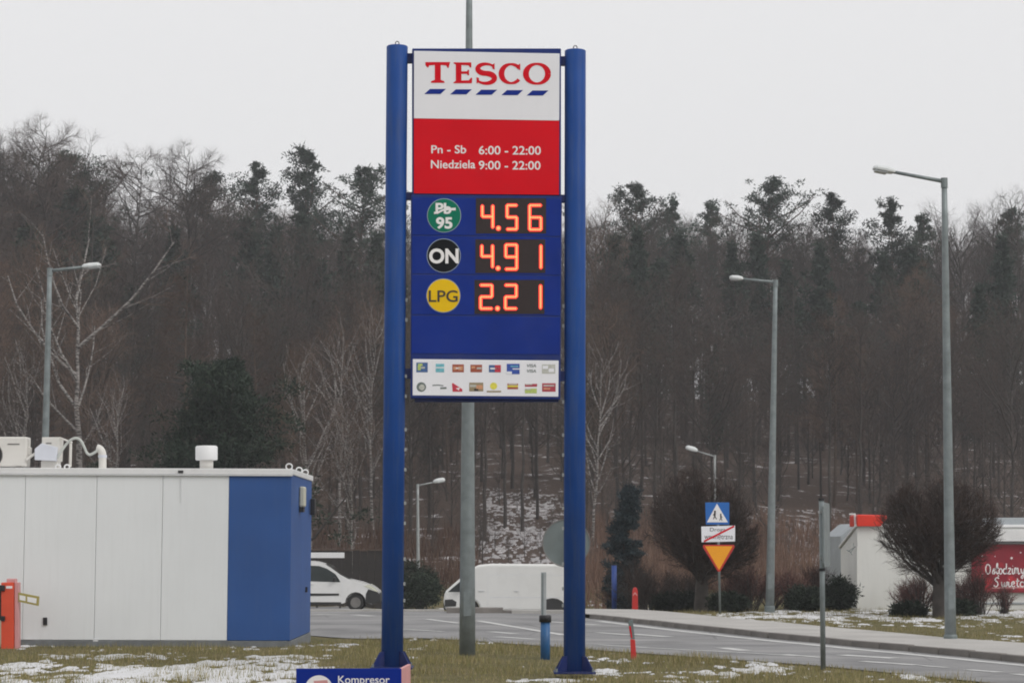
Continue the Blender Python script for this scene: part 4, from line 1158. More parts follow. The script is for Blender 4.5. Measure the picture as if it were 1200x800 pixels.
for s in (-1, 1):
    MB().box(org + Vector((.62, s * 1.08, 1.14)), (.12, .22, .28)).build('mirror', M['black'], van, bevel=.04)
    for cx in (.95, 4.05):
        wheel(van, org + Vector((cx, s * .80, .31)), .315, .22)

# ------------------------------------------------------------------ dark fence and white board behind the cross street
DF = 93.5
FP = Plane((0, DF, 0), 0)
fn = thing('fence', 'low dark brown board fence behind the small white van', 'fence', (at(420, 700, DF).x, DF, float(ground_z(at(420, 700, DF).x, DF))))
x0, x1 = at(330, 650, DF).x, at(449, 650, DF).x
zt = at(420, 645, DF).z
zg = fn.location.z - .1
bw = .30
bx = x0; me = None
rf = random.Random(8)
while bx < x1:
    o = None
    if me is None:
        o = MB().box((bx, DF, (zt + zg) / 2), (bw - .012, .03, zt - zg)).build('board', M['fence_dark'], fn); me = o.data; fx = bx
    else:
        o = link(bpy.data.objects.new('board', me), fn); o.location = (bx - fx, rf.uniform(-.008, .008), rf.uniform(-.02, .02))
    bx += bw
MB().box(((x0 + x1) / 2, DF - .02, zt + .03), (x1 - x0, .09, .05)).build('top_rail', M['bark_brown'], fn)
wb = thing('white_board', 'long white board held up above the roof of the small white van', 'board', (at(380, 700, 90).x, 90, float(ground_z(at(380, 700, 90).x, 90))))
WP = Plane((0, 90.0, 0), 0)
MB().rect(WP, 320, 647, 403.6, 653.4, .04, .05).build('plank', M['trim_white'], wb, bevel=.006)
for px in (330, 372, 399):
    p0 = WP.at(px, 650, -.05)
    MB().box((p0.x, p0.y, (p0.z + float(ground_z(p0.x, 90))) / 2 - .05), (.07, .06, p0.z - float(ground_z(p0.x, 90)) + .1)).build('upright', M['fence_dark'], wb)

# ------------------------------------------------------------------ white building on the right with the red banner
DW = 72.0
BW = Plane((0, DW, 0), 0)
bd = thing('building', 'low white building with grey roof and red roof box behind the right round tree', 'building', (BW.at(1100, 700).x, DW, 0))
xL, xR = BW.at(985.5, 680).x, BW.at(1330, 680).x
cx0 = BW.at(1005, 680).x; cx1 = cx0 + 12
zf = BW.at(1005, 617.4).z; zk = at(985.5, 643, DW * 405 / 385.5).z; dp = DW * (405 / 385.5 - 1)
MB().extrude([(cx0, DW, -.3), (cx0, DW, zf), (cx0, DW + dp, zk), (cx0, DW + dp, -.3)], (12, 0, 0)).build('wall', M['plaster'], bd, bevel=.01)
MB().extrude([(cx0 - .06, DW - .08, zf + .02), (cx0 - .06, DW - .08, zf + .10), (cx0 - .06, DW + dp + .1, zk + .10), (cx0 - .06, DW + dp + .1, zk + .02)], (12.1, 0, 0)).build('lean_to_roof', M['trim_white'], bd, bevel=.01)
B2 = Plane((0, 78.0, 0), 0)
MB().slab(B2, [(985, 690), (985, 628), (1003, 613), (1050, 613), (1050, 690)], 0, 4.0).build('rear_gable', M['roof_grey'], bd, bevel=.01)
MB().slab(BW, [(1154, 619.4), (1169, 606), (1340, 606), (1340, 619.4)], -.45, 6.0).build('roof', M['roof_grey'], bd, bevel=.02)
MB().rect(BW, 1150, 620, 1340, 634, .35, .34).build('fascia', M['trim_white'], bd, bevel=.012)
MB().rect(BW, 1136, 634.8, 1340, 636.6, .18, .17).build('gutter', M['roof_grey'], bd, bevel=.006)
MB().rect(BW, 1120, 705.4, 1340, 707.4, .03, .028).build('base_rail', M['roof_grey'], bd)
MB().tube([BW.at(1004.5, 640, .04), BW.at(1004.5, 717, .04)], .022, 8).build('down_pipe', M['plaster'], bd)
lg = MB()
ribbon_px(lg, BW, [(994, 646), (998, 643), (1003, 640)], .8, .006); ribbon_px(lg, BW, [(992, 644), (996, 646), (999, 650)], .8, .006); ribbon_px(lg, BW, [(1000, 636), (1001, 641), (997, 647)], .8, .006)
lg.build('wall_mark', M['sign_back'], bd)
rbx = MB().slab(BW, [(1003.4, 604), (1005, 602.6), (1037, 603.2), (1039, 606), (1031, 616.6), (1003.4, 616.6)], .16, 1.6).build('roof_box', M['roof_red'], bd, bevel=.03)
MB().rect(BW, 995.6, 601.2, 1002.4, 602.8, .0, .1).tube([BW.at(1001.6, 602, 0), BW.at(1002.4, 617, 0)], .03, 6).build('floodlight', M['trim_white'], bd)
bn = thing('banner', 'red festive banner with white script on the white building at the right edge', 'banner', BW.at(1180, 694, .1))
BN = Plane((0, DW - .12, 0), 0)
pnl = MB().rect(BN, 1138.6, 637.6, 1290, 694, 0, .05).build('panel', M['banner'], bn, bevel=.006)
# brush script, drawn stroke by stroke
def script(letters, x, y, w, h, lw, par):
    mb = MB()
    for ch in letters:
        for st in SCRIPT[ch][1]:
            ribbon_px(mb, BN, [(x + u * w, y - v * h) for u, v in smooth_pts(st, 4)], lw, .004)
        x += SCRIPT[ch][0] * w
    mb.build('lettering', M['print_white'], par)
circ = lambda cx, cy, rx, ry: [(cx + rx * math.cos(a), cy + ry * math.sin(a)) for a in np.linspace(1.2, 7.6, 9)]
SCRIPT = {
    'O': (1.25, [circ(.5, .8, .42, .8)]),
    's': (.62, [[(.0, .1), (.3, .95), (.36, .5), (.42, .12), (.2, .0), (.05, .12)]]),
    'l': (.55, [[(.0, .15), (.3, 1.2), (.34, 1.75), (.18, 1.6), (.15, .4), (.3, .0), (.5, .2)], [(-.05, .75), (.5, 1.05)]]),
    'o': (.75, [circ(.32, .45, .28, .45)]),
    'd': (.85, [circ(.32, .45, .28, .45), [(.6, 1.75), (.58, .6), (.62, .08), (.8, .12)]]),
    'z': (.7, [[(.05, .9), (.5, .9), (.1, .05), (.6, .05)]]),
    'i': (.42, [[(.1, .9), (.1, .2), (.25, .0), (.4, .2)], [(.16, 1.3), (.2, 1.36)]]),
    'm': (1.15, [[(.05, .0), (.1, .9), (.3, .95), (.38, .1), (.44, .8), (.66, .95), (.74, .1), (.9, .0), (1.05, .2)]]),
    'y': (.8, [[(.05, .9), (.15, .25), (.4, .15), (.6, .9), (.55, .0), (.35, -.75), (.1, -.5), (.5, -.05)]]),
    'S': (1.1, [[(.75, 1.5), (.45, 1.7), (.2, 1.3), (.55, .8), (.6, .3), (.3, .0), (.0, .3)], [(.62, 1.85), (.75, 2.1)]]),
    'w': (1.0, [[(.05, .9), (.15, .1), (.4, .1), (.48, .8), (.55, .1), (.8, .15), (.88, .95)]]),
    'e': (.72, [[(.1, .45), (.5, .6), (.4, .95), (.12, .7), (.15, .15), (.4, .0), (.6, .2)], [(.4, .0), (.3, -.25), (.5, -.35)]]),
    't': (.6, [[(.25, 1.5), (.2, .3), (.35, .0), (.5, .15)], [(.0, 1.0), (.5, 1.08)]]),
    'a': (.85, [circ(.32, .45, .28, .45), [(.6, .9), (.6, .2), (.72, .02), (.85, .15)]])}
script('Oslodzimy', 1154.5, 672, 6.6, 7.0, 1.25, pnl)
script('Swieta', 1164.5, 687, 8.0, 6.4, 1.35, pnl)
for x, y, r in ((1151, 651, 1.4), (1166, 651.5, .9), (1185.4, 653.5, 2.0), (1152, 672, .9), (1196, 647, 1.2)):
    MB().slab(BN, [(x + r * (1 if k % 2 else .45) * math.cos(k * .5236), y + r * (1 if k % 2 else .45) * math.sin(k * .5236)) for k in range(12)], .006, .004).build('snowflake', M['print_white'], pnl)
ribbon_px(MB(), BN, [(1162, 688.6), (1180, 688.2), (1290, 687)], 1.3, .005).build('ground_line', M['pink'], pnl)

# ------------------------------------------------------------------ trees
def unit(a): return a / np.maximum(np.linalg.norm(a, axis=-1, keepdims=True), 1e-9)
def spread_dirs(D, ang, az):
    ref = np.where(np.abs(D[:, 2:3]) > .9, np.array([[1., 0, 0]]), np.array([[0, 0, 1.]]))
    U = unit(np.cross(D, ref)); W = np.cross(D, U)
    return D * np.cos(ang)[:, None] + (U * np.cos(az)[:, None] + W * np.sin(az)[:, None]) * np.sin(ang)[:, None]
def poly_at(P, t):
    """P (N,K,3), t (N,)"""
    K = P.shape[1]
    f = np.clip(t, 0, .9999) * (K - 1); i = f.astype(int); u = (f - i)[:, None]
    r = np.arange(len(P))
    return P[r, i] * (1 - u) + P[r, i + 1] * u, unit(P[r, i + 1] - P[r, i])
def sub_branches(rs, P, Rr, n, t0, t1, ang, lenf, rad, trop, K=3, jit=.25):
    """n children on each parent; lenf(t, parent index) -> length"""
    N = len(P)
    pi = np.repeat(np.arange(N), n)
    t = np.tile((np.arange(n) + .5) / n, N) + rs.uniform(-.5, .5, N * n) / n
    t = t0 + (t1 - t0) * np.clip(t, 0, 1)
    o, d = poly_at(P[pi], t)
    a = rs.uniform(ang[0], ang[1], len(pi))
    d = spread_dirs(d, a, rs.uniform(0, 6.283, len(pi)))
    L = lenf(t, pi) * rs.uniform(.7, 1.25, len(pi))
    pts = [o]; c = o; dd = d
    for k in range(K - 1):
        c = c + dd * (L / (K - 1))[:, None]; pts.append(c)
        dd = unit(dd + np.array([0, 0, trop]) + rs.normal(0, jit, d.shape))
    r = np.minimum(rad(L), np.interp(t, [0, 1], [1, .35]) * Rr[pi])
    return np.stack(pts, 1), r
def tubes(P, Rr, n, tip=.35):
    N, K, _ = P.shape
    D = unit(P[:, -1] - P[:, 0])
    ref = np.where(np.abs(D[:, 2:3]) > .9, np.array([[1., 0, 0]]), np.array([[0, 0, 1.]]))
    U = unit(np.cross(D, ref)); W = np.cross(D, U)
    a = np.arange(n) * 2 * np.pi / n
    ring = U[:, None] * np.cos(a)[None, :, None] + W[:, None] * np.sin(a)[None, :, None]
    rk_ = Rr[:, None] * np.linspace(1, tip, K)[None]
    V = P[:, :, None] + ring[:, None] * rk_[:, :, None, None]
    idx = np.arange(N * K * n).reshape(N, K, n)
    q = np.stack([idx[:, :-1], np.roll(idx, -1, 2)[:, :-1], np.roll(idx, -1, 2)[:, 1:], idx[:, 1:]], -1).reshape(-1, 4)
    return V.reshape(-1, 3), q
def ribbons(rs, P, Rr):
    N, K, _ = P.shape
    D = unit(P[:, -1] - P[:, 0]); S = unit(np.cross(D, rs.normal(0, 1, D.shape)))
    wk = Rr[:, None] * np.linspace(1, .35, K)[None]
    V = np.stack([P - S[:, None] * wk[..., None], P + S[:, None] * wk[..., None]], 2)
    i = np.arange(N * K * 2).reshape(N, K, 2)
    q = np.stack([i[:, :-1, 0], i[:, :-1, 1], i[:, 1:, 1], i[:, 1:, 0]], -1).reshape(-1, 4)
    return V.reshape(-1, 3), q
def slivers(rs, P, Rr):
    N = len(P); D = unit(P[:, -1] - P[:, 0]); S = unit(np.cross(D, rs.normal(0, 1, D.shape))) * Rr[:, None]
    V = np.stack([P[:, 0] - S, P[:, 0] + S, P[:, -1]], 1).reshape(-1, 3)
    return V, np.arange(3 * N).reshape(-1, 3)
def join(parts):
    """[(V, faces)] -> V, tris, quads"""
    Vs, T, Q, k = [], [], [], 0
    for V, f in parts:
        Vs.append(V); (T if f.shape[1] == 3 else Q).append(f + k); k += len(V)
    return np.concatenate(Vs), (np.concatenate(T) if T else None), (np.concatenate(Q) if Q else None)

def bare_tree(seed, H=18.0, r0=.17, first=.28, limbs=28, ang=(.55, 1.0), spread=.30, trop=.28, n2=7, n3=5, n4=5, shape='oval', tw=.011, far=False, wob=.02):
    """leafless tree: (trunk mesh data, twig mesh data)"""
    rs = np.random.RandomState(seed)
    K = 10
    tz = np.linspace(0, H, K)
    wx = np.cumsum(rs.normal(0, wob * H / K * 2, K)); wy = np.cumsum(rs.normal(0, wob * H / K * 2, K)); wx[0] = wy[0] = 0
    P0 = np.stack([wx, wy, tz], -1)[None]; R0 = np.array([r0])
    prof = dict(oval=lambda t: .35 + 1.0 * np.sin(np.pi * np.clip((t - first) / (1 - first), 0, 1) ** .8 * .93 + .1),
                cone=lambda t: 1.25 * (1.04 - t) / (1 - first) + .12,
                top=lambda t: .3 + 1.1 * np.clip((t - first) / (1 - first), 0, 1) ** .6 * (1.25 - t))[shape]
    P1, R1 = sub_branches(rs, P0, R0, limbs, first, .99, ang, lambda t, p: H * spread * prof(t), lambda L: .012 + L * .0125, trop, 5, .16)
    P2, R2 = sub_branches(rs, P1, R1, n2, .15, 1, (.45, .95), lambda t, p: np.linalg.norm(P1[p, -1] - P1[p, 0], axis=-1) * (.62 - .34 * t), lambda L: .007 + L * .008, trop * .7, 3, .2)
    P3, R3 = sub_branches(rs, P2, R2, n3, .15, 1, (.4, 1.0), lambda t, p: .25 + np.linalg.norm(P2[p, -1] - P2[p, 0], axis=-1) * (.60 - .25 * t), lambda L: np.full_like(L, tw), trop * .5, 3, .25)
    P4, R4 = sub_branches(rs, P3, R3, n4, .1, 1, (.35, 1.0), lambda t, p: .22 + np.linalg.norm(P3[p, -1] - P3[p, 0], axis=-1) * .55, lambda L: np.full_like(L, tw * .75), trop * .4, 2, .2)
    trunk = join([tubes(P0, R0, 6, .12), tubes(P1, R1, 3), slivers(rs, P2, R2 * 1.3)] if far else [tubes(P0, R0, 9, .12), tubes(P1, R1, 5), tubes(P2, R2, 3)])
    crown = join([(slivers if far else ribbons)(rs, P3, R3), slivers(rs, P4, R4)])
    return trunk, crown

def needle_tris(rs, C, n, rad, size, flat=.7, droop=0.0):
    """n needle sprays in a soft ball around every centre"""
    N = len(C)
    d = np.clip(rs.normal(0, .55, (N * n, 3)), -1.4, 1.4)
    rr = np.repeat(np.broadcast_to(rad, (N,)), n)[:, None]
    p = np.repeat(C, n, 0) + d * rr * np.array([1, 1, flat])
    s = size * rs.uniform(.6, 1.4, (N * n, 1))
    dr = unit(d + rs.normal(0, .6, d.shape) + np.array([0, 0, .25 - droop])); sd_ = unit(np.cross(dr, rs.normal(0, 1, d.shape)))
    V = np.stack([p - sd_ * s * .22, p + sd_ * s * .22, p + dr * s], 1).reshape(-1, 3)
    return V, np.arange(3 * N * n).reshape(-1, 3)
def pine_tree(seed, H=18.0, first=.45, width=.17, whorls=13, shape='irregular', r0=.17, clump=.34, ns=34, size=.20):
    rs = np.random.RandomState(seed)
    K = 8
    wx = np.cumsum(rs.normal(0, .10, K)); wy = np.cumsum(rs.normal(0, .10, K)); wx[0] = wy[0] = 0
    P0 = np.stack([wx, wy, np.linspace(0, H, K)], -1)[None]; R0 = np.array([r0])
    def ln(t, p):
        u = (t - first) / (1 - first)
        if shape == 'irregular': return H * width * (.07 + 1.0 * np.clip(1 - u, 0, 1) ** .65) * rs.uniform(.4, 1.25, len(t))
        return H * width * (1.05 - u) + .15
    P1, R1 = sub_branches(rs, P0, R0, whorls * 4, first, .985, (.95, 1.4) if shape == 'irregular' else (1.35, 1.75), ln, lambda L: .012 + L * .014, .22 if shape == 'irregular' else .10, 4, .12)
    C = []
    for f in (.35, .55, .75, .9, 1.0): C.append(poly_at(P1, np.full(len(P1), f))[0])
    L1 = np.linalg.norm(P1[:, -1] - P1[:, 0], axis=-1)
    C = np.concatenate(C) + rs.normal(0, 1, (len(P1) * 5, 3)) * np.tile(.05 + .13 * L1, 5)[:, None] * np.array([1, 1, .6])
    C = np.concatenate([C, P0[0, -1:] + rs.normal(0, .12, (3, 3))])
    L1 = np.linalg.norm(P1[:, -1] - P1[:, 0], axis=-1)
    rad = np.concatenate([np.tile(np.clip(L1 * .22, .12, clump), 5), [.3] * 3])
    trunk = join([tubes(P0, R0, 8, .12), tubes(P1, R1, 4)])
    crown = join([needle_tris(rs, C, ns, rad, size, .55, 0 if shape == 'irregular' else .5)])
    return trunk, crown
def meshes(data, nm, bark, leaf):
    (tv, tt, tq), (cv, ct, cq) = data

    a = np_mesh('trunk_' + nm, tv, tt, M[bark], tq); b = np_mesh('crown_' + nm, cv, ct, M[leaf], cq)
    a.polygons.foreach_set("use_smooth", [True] * len(a.polygons))
    return a, b
BARE = [bare_tree(s, 18, first=f, limbs=l, ang=a, spread=sp, shape=sh) for s, f, l, a, sp, sh in
        [(11, .30, 28, (.5, .95), .27, 'oval'), (12, .42, 24, (.45, .9), .24, 'top'), (13, .22, 30, (.6, 1.05), .25, 'oval'), (14, .38, 26, (.5, .85), .22, 'oval'), (15, .5, 22, (.5, 1.0), .26, 'top')]]
LARCH = [bare_tree(s, 18, first=.28, limbs=42, ang=(1.15, 1.6), spread=.15, trop=.10, shape='cone', n2=7, n3=6, n4=5, tw=.016) for s in (21, 22)]
PINE = [pine_tree(s, 18, first=f, width=w) for s, f, w in ((31, .60, .19), (32, .54, .16), (33, .64, .24), (34, .58, .15), (35, .62, .21), (36, .56, .18), (37, .60, .17))]
FARW = [bare_tree(s, 18, first=f, limbs=24, ang=a, spread=sp, shape=sh, n2=6, n3=5, n4=3, tw=.040, far=True) for s, f, a, sp, sh in
        [(111, .30, (.5, .95), .25, 'oval'), (112, .40, (.45, .9), .23, 'top'), (113, .20, (.6, 1.05), .24, 'oval'), (114, .25, (1.0, 1.5), .16, 'cone')]]
YOUNG = [bare_tree(s, 18, r0=.22, first=.06, limbs=26, ang=(.5, 1.0), spread=.27, shape='oval', n2=6, n3=5, n4=2, tw=.064, far=True) for s in (121, 122, 123)]
bare_me = [meshes(d, 'bare', 'bark_dark', 'twig_dark') for d in BARE]
brown_me = [meshes(d, 'brown', 'bark_brown', 'twig_brown') for d in (BARE[0], BARE[2])]
larch_me = [meshes(d, 'larch', 'bark_brown', 'twig_brown') for d in LARCH]
larch_dark_me = [meshes(bare_tree(s, 18, r0=.14, first=.45, limbs=34, ang=(.85, 1.4), spread=.15, trop=.12, shape='oval', n2=7, n3=6, n4=6, tw=.014, wob=.035), 'larch_dark', 'bark_dark', 'twig_dark') for s in (23, 24)]
pine_me = [meshes(d, 'pine', 'bark_pine', 'needle_pine') for d in PINE]
birch_me = [meshes(bare_tree(s, 18, r0=.15, first=.22, limbs=20, ang=(.35, .7), spread=.26, trop=.25, n2=6, n3=5, n4=5, wob=.03), 'birch', 'bark_birch', 'twig_brown') for s in (41, 42)]
bigbirch_me = meshes(bare_tree(45, 18, r0=.30, first=.38, limbs=11, ang=(.55, .95), spread=.42, trop=.30, n2=6, n3=5, n4=5, wob=.03, shape='oval'), 'big_birch', 'bark_birch', 'twig_brown')

def tall(me):
    return max(v.co.z for m in me for v in m.vertices) if me[0].name not in TALL else TALL[me[0].name]
TALL = {}
def put_tree(name, label, cat, me, px, d, top_y, group=None, rz=0.0, sxy=None):
    p = at(px, 600, d); z = float(ground_z(p.x, d)) - .1
    if me[0].name not in TALL: TALL[me[0].name] = tall(me)
    s = (at(px, top_y, d).z - z) / TALL[me[0].name]
    o = thing(name, label, cat, (p.x, d, z), group)
    for nm, m in zip(('trunk', 'crown'), me):
        np_obj(nm, m, o)
    o.scale = (s if sxy is None else sxy, s if sxy is None else sxy, s)
    o.rotation_euler = (0, 0, rz)
    return o
# skyline of the wood, read off the photo
SKX = [-60, 0, 30, 60, 100, 140, 180, 215, 250, 290, 345, 380, 420, 460, 560, 690, 725, 760, 800, 850, 905, 940, 980, 1010, 1045, 1085, 1130, 1170, 1200, 1260]
SKY = [168, 155, 165, 172, 182, 212, 214, 205, 213, 220, 214, 226, 232, 232, 232, 236, 230, 232, 236, 240, 240, 242, 246, 258, 254, 252, 248, 236, 222, 220]
rnd = random.Random(77)
rs0 = np.random.RandomState(99)

# the body of the wood: a far mass that reads as one
WV, WT, WQ, BV, BT, BQ, NV, NT, NQ = [], [], [], [], [], [], [], [], []
kv = [0, 0, 0]
def stamp(data, px, d, top_y, rz, needles=False):
    p = at(px, 600, d); z = float(ground_z(p.x, d)) - .1
    s = (at(px, top_y, d).z - z) / max(data[0][0][:, 2].max(), data[1][0][:, 2].max())
    c, sn = math.cos(rz), math.sin(rz)
    for which, (V, T, Q) in enumerate(data):
        if which and needles: which = 2
        W_ = V * s
        W_ = np.stack([W_[:, 0] * c - W_[:, 1] * sn + p.x, W_[:, 0] * sn + W_[:, 1] * c + d, W_[:, 2] + z], -1)
        LV, LT, LQ = ((BV, BT, BQ), (WV, WT, WQ), (NV, NT, NQ))[which]
        if T is not None: LT.append(T + kv[which])
        if Q is not None: LQ.append(Q + kv[which])
        LV.append(W_); kv[which] += len(W_)
for d, step, lo, hi in ((246, 27, 4, 26), (234, 28, 2, 30), (222, 29, 2, 36), (210, 30, 6, 44), (198, 32, 10, 60), (184, 36, 18, 84), (168, 42, 34, 120)):
    px = -70 + rnd.uniform(0, step)
    while px < 1270:
        ty = float(np.interp(px, SKX, SKY)) + rnd.uniform(lo, hi)
        stamp(rnd.choice(FARW), px, d + rnd.uniform(-7, 7), ty, rnd.uniform(0, 6.28))
        px += step * rnd.uniform(.6, 1.4)
for d, step, lo, hi in ((158, 40, 330, 450), (148, 38, 370, 480), (138, 38, 420, 520), (128, 40, 470, 560), (119, 44, 530, 600), (112, 50, 580, 630)):
    px = -70 + rnd.uniform(0, step)
    while px < 1270:
        clear = (565 < px < 648 or 915 < px < 1000)
        if not clear or rnd.random() < (.8 if d > 140 else .12):
            stamp(rnd.choice(YOUNG), px, d + rnd.uniform(-6, 6), rnd.uniform(lo, hi) + (20 if clear else 0), rnd.uniform(0, 6.28))
        px += step * rnd.uniform(.5, 1.3)
FARP = [pine_tree(s, 18, first=.2, width=w, whorls=15, ns=20, size=.42, clump=.6) for s, w in ((131, .15), (132, .17))]
for px, d, ty in ((80, 176, 215), (112, 172, 250), (200, 178, 262), (285, 182, 250), (318, 176, 262), (350, 180, 246), (372, 172, 300), (405, 176, 262), (440, 170, 268), (470, 165, 330), (535, 160, 400), (720, 176, 270), (748, 170, 262), (772, 176, 300), (800, 180, 270), (860, 178, 280), (890, 180, 268), (925, 172, 300), (965, 178, 280), (1040, 176, 290), (1068, 176, 282), (1180, 172, 270), (505, 150, 470), (700, 150, 430), (1010, 166, 350), (1150, 160, 330), (150, 160, 330), (25, 165, 260), (330, 150, 380), (840, 155, 400)):
    stamp(rnd.choice(FARP), px, d, ty, rnd.uniform(0, 6.28), True)
for px, d, ty in ((566, 112, 590), (580, 118, 600), (597, 113, 622), (615, 116, 606), (634, 113, 610), (648, 118, 590), (925, 114, 606), (948, 112, 628), (960, 118, 600), (986, 116, 610), (606, 135, 560), (626, 140, 545), (586, 138, 540)):
    stamp(rnd.choice(YOUNG), px, d, ty, rnd.uniform(0, 6.28))
wood = thing('woodland', 'dense mass of bare dark trees filling the hillside behind everything', 'woodland', (0, 200, 0))
wood["kind"] = 'stuff'
off = np.array([0, 200, 0])
for nm, V, T, Q, m in (('trunks', BV, BT, BQ, 'bark_dark'), ('twigs', WV, WT, WQ, 'twig_dark'), ('needles', NV, NT, NQ, 'needle_pine')):
    o = np_obj(nm, np_mesh(nm, np.concatenate(V) - off, np.concatenate(T) if T else None, M[m], np.concatenate(Q) if Q else None), wood)
    o["kind"] = 'stuff'

# trees one can pick out: the skyline first
for i, (px, ty, d, k, lab) in enumerate([
        (88, 176, 190, 2, 'broad dark pine crown on the skyline at the far left, below the tall larch'),
        (232, 200, 205, 0, 'low dark pine top on the skyline right of the spreading larch'),
        (300, 186, 200, 1, 'dark pine top on the skyline, left one of the pair near the kiosk vent'),
        (349, 170, 200, 0, 'tallest dark pine on the skyline between the kiosk vent and the sign'),
        (426, 190, 195, 3, 'dark pine on the skyline touching the left side of the blue sign'),
        (741, 210, 200, 1, 'dark pine on the skyline just right of the blue sign'),
        (791, 228, 205, 3, 'small dark pine top second to the right of the blue sign'),
        (828, 232, 210, 1, 'tiny pine tuft on the skyline halfway between the sign and the lamp arm'),
        (905, 207, 195, 0, 'slim pine on the skyline above the middle street lamp'),
        (978, 222, 195, 1, 'pointed dark pine on the skyline left of the tall right lamp arm'),
        (1046, 228, 190, 2, 'wide green pine on the skyline directly under the right lamp arm'),
        (1078, 246, 190, 0, 'rounded green pine on the skyline touching the tall right lamp pole'),
        (1192, 240, 190, 3, 'dark conifer on the skyline at the right edge')]):
    put_tree('pine_tree', lab, 'pine', pine_me[(k + i * 2) % 7], px, d, ty, 'pines on the skyline', rz=i * 1.7)
for i, (px, ty, d, k, lab) in enumerate([
        (48, 126, 175, 0, 'tall pale larch on the skyline at the far left with hanging twigs'),
        (8, 150, 180, 1, 'bare larch on the skyline cut by the left edge'),
        (140, 165, 185, 1, 'thin bare larch with a forked top left of the spreading larch'),
        (218, 158, 178, 0, 'bare larch with wide level branches on the skyline above the kiosk')]):
    put_tree('larch_tree', lab, 'larch', larch_dark_me[k], px, d, ty, 'larches on the skyline', rz=i * 2.1, sxy=1.25)
for i, (px, ty, d, k, lab) in enumerate([
        (700, 222, 175, 0, 'reddish bare tree whose top peeks out right beside the sign'),
        (765, 226, 190, 1, 'fine twigged bare tree on the skyline right of the first pine by the sign'),
        (862, 232, 190, 2, 'fine twigged bare tree on the skyline left of the slim pine'),
        (945, 238, 190, 3, 'narrow bare tree on the skyline between two pines left of the right lamp'),
        (1010, 262, 190, 1, 'low bare tree in the skyline gap beneath the right lamp arm'),
        (1132, 228, 180, 0, 'round crowned bare tree on the skyline right of the tall right lamp'),
        (1172, 224, 185, 4, 'tall bare tree on the skyline near the right edge'),
        (1204, 205, 180, 2, 'tallest bare tree at the right edge of the skyline'),
        (392, 238, 190, 4, 'bare tree on the skyline between the two pines left of the sign'),
        (270, 214, 195, 3, 'thin bare tree on the skyline left of the pine pair'),
        (22, 146, 182, 0, 'tall bare tree on the skyline between the two leftmost larches'),
        (72, 142, 186, 2, 'tall bare tree on the skyline just right of the tall pale larch'),
        (112, 172, 188, 1, 'bare tree on the skyline right of the broad pine crown at far left'),
        (190, 176, 188, 4, 'bare tree on the skyline left beside the spreading larch')]):
    put_tree('bare_tree', lab, 'tree', bare_me[k] if px != 700 else brown_me[0], px, d, ty, 'bare trees on the skyline', rz=i * 1.3)
# birches
put_tree('birch_tree', 'big birch with pale spreading limbs above the kiosk roof', 'birch', bigbirch_me, 92, 118, 186, rz=.6)
for i, (px, ty, d, k, lab) in enumerate([
        (30, 372, 112, 0, 'slim white birch trunk left of the lamp over the kiosk'),
        (132, 420, 116, 1, 'thin young birch behind the bent pipe on the kiosk roof'),
        (366, 380, 106, 1, 'slender birch just right of the dark pine behind the kiosk'),
        (412, 452, 100, 0, 'pale birch with a forked trunk close to the left sign post'),
        (398, 350, 120, 1, 'taller birch with brown twigs left of the sign post'),
        (438, 330, 124, 0, 'birch partly hidden by the left sign post'),
        (694, 380, 118, 1, 'birch with a pale trunk against the right sign post')]):
    put_tree('birch_tree', lab, 'birch', birch_me[k], px, d, ty, 'birches at the edge of the wood', rz=i * 2.2)
for i, (px, ty, d, k, lab) in enumerate([
        (216, 300, 122, 0, 'orange brown larch like a cone above the vent on the kiosk'),
        (300, 350, 126, 1, 'brownish larch behind the dark round pine'),
        (345, 400, 112, 0, 'reddish young larch between the dark pine and the birches'),
        (1075, 300, 150, 1, 'tan larch below the pines at the tall right lamp'),
        (978, 335, 140, 0, 'rusty larch in the wood left of the tall right lamp')]):
    put_tree('larch_tree', lab, 'larch', larch_me[k], px, d, ty, 'brown larches in the wood', rz=i)
# front ranks of bare trees
FR = 'bare brown tree in the front ranks of the hillside wood'
px = -30
i = 0
while px < 1240:
    d = rnd.uniform(124, 150)
    ty = float(np.interp(px, SKX, SKY)) + rnd.uniform(60, 165)
    gap = 560 < px < 645 or 905 < px < 985
    if gap: d = rnd.uniform(140, 158)
    put_tree('bare_tree', FR, 'tree', rnd.choice(bare_me + bare_me + brown_me), px, d, ty, 'front ranks of the wood', rz=rnd.uniform(0, 6.28))
    px += rnd.uniform(15, 29) * (1.5 if gap else 1)
    i += 1
# thin trunks standing on the snowy slope between the sign posts
for px, d, ty, lab in ((568, 122, 330, 'dark trunk nearest the tall grey pole on the snowy slope'), (592, 128, 350, 'second trunk right of the grey pole on the snowy slope'),
                       (612, 126, 340, 'slightly leaning trunk in the middle of the snowy slope'), (630, 132, 350, 'trunk on the snowy slope just left of the round sign back'),
                       (903, 126, 380, 'dark trunk behind the middle street lamp'), (972, 124, 350, 'dark trunk on the snowy slope between edge-on sign and white building'), (1008, 128, 340, 'dark trunk rising behind the red roof box')):
    put_tree('bare_tree', lab, 'tree', bare_me[4 if px % 4 else 1], px, d, ty, 'trunks on the snowy slope', rz=px)

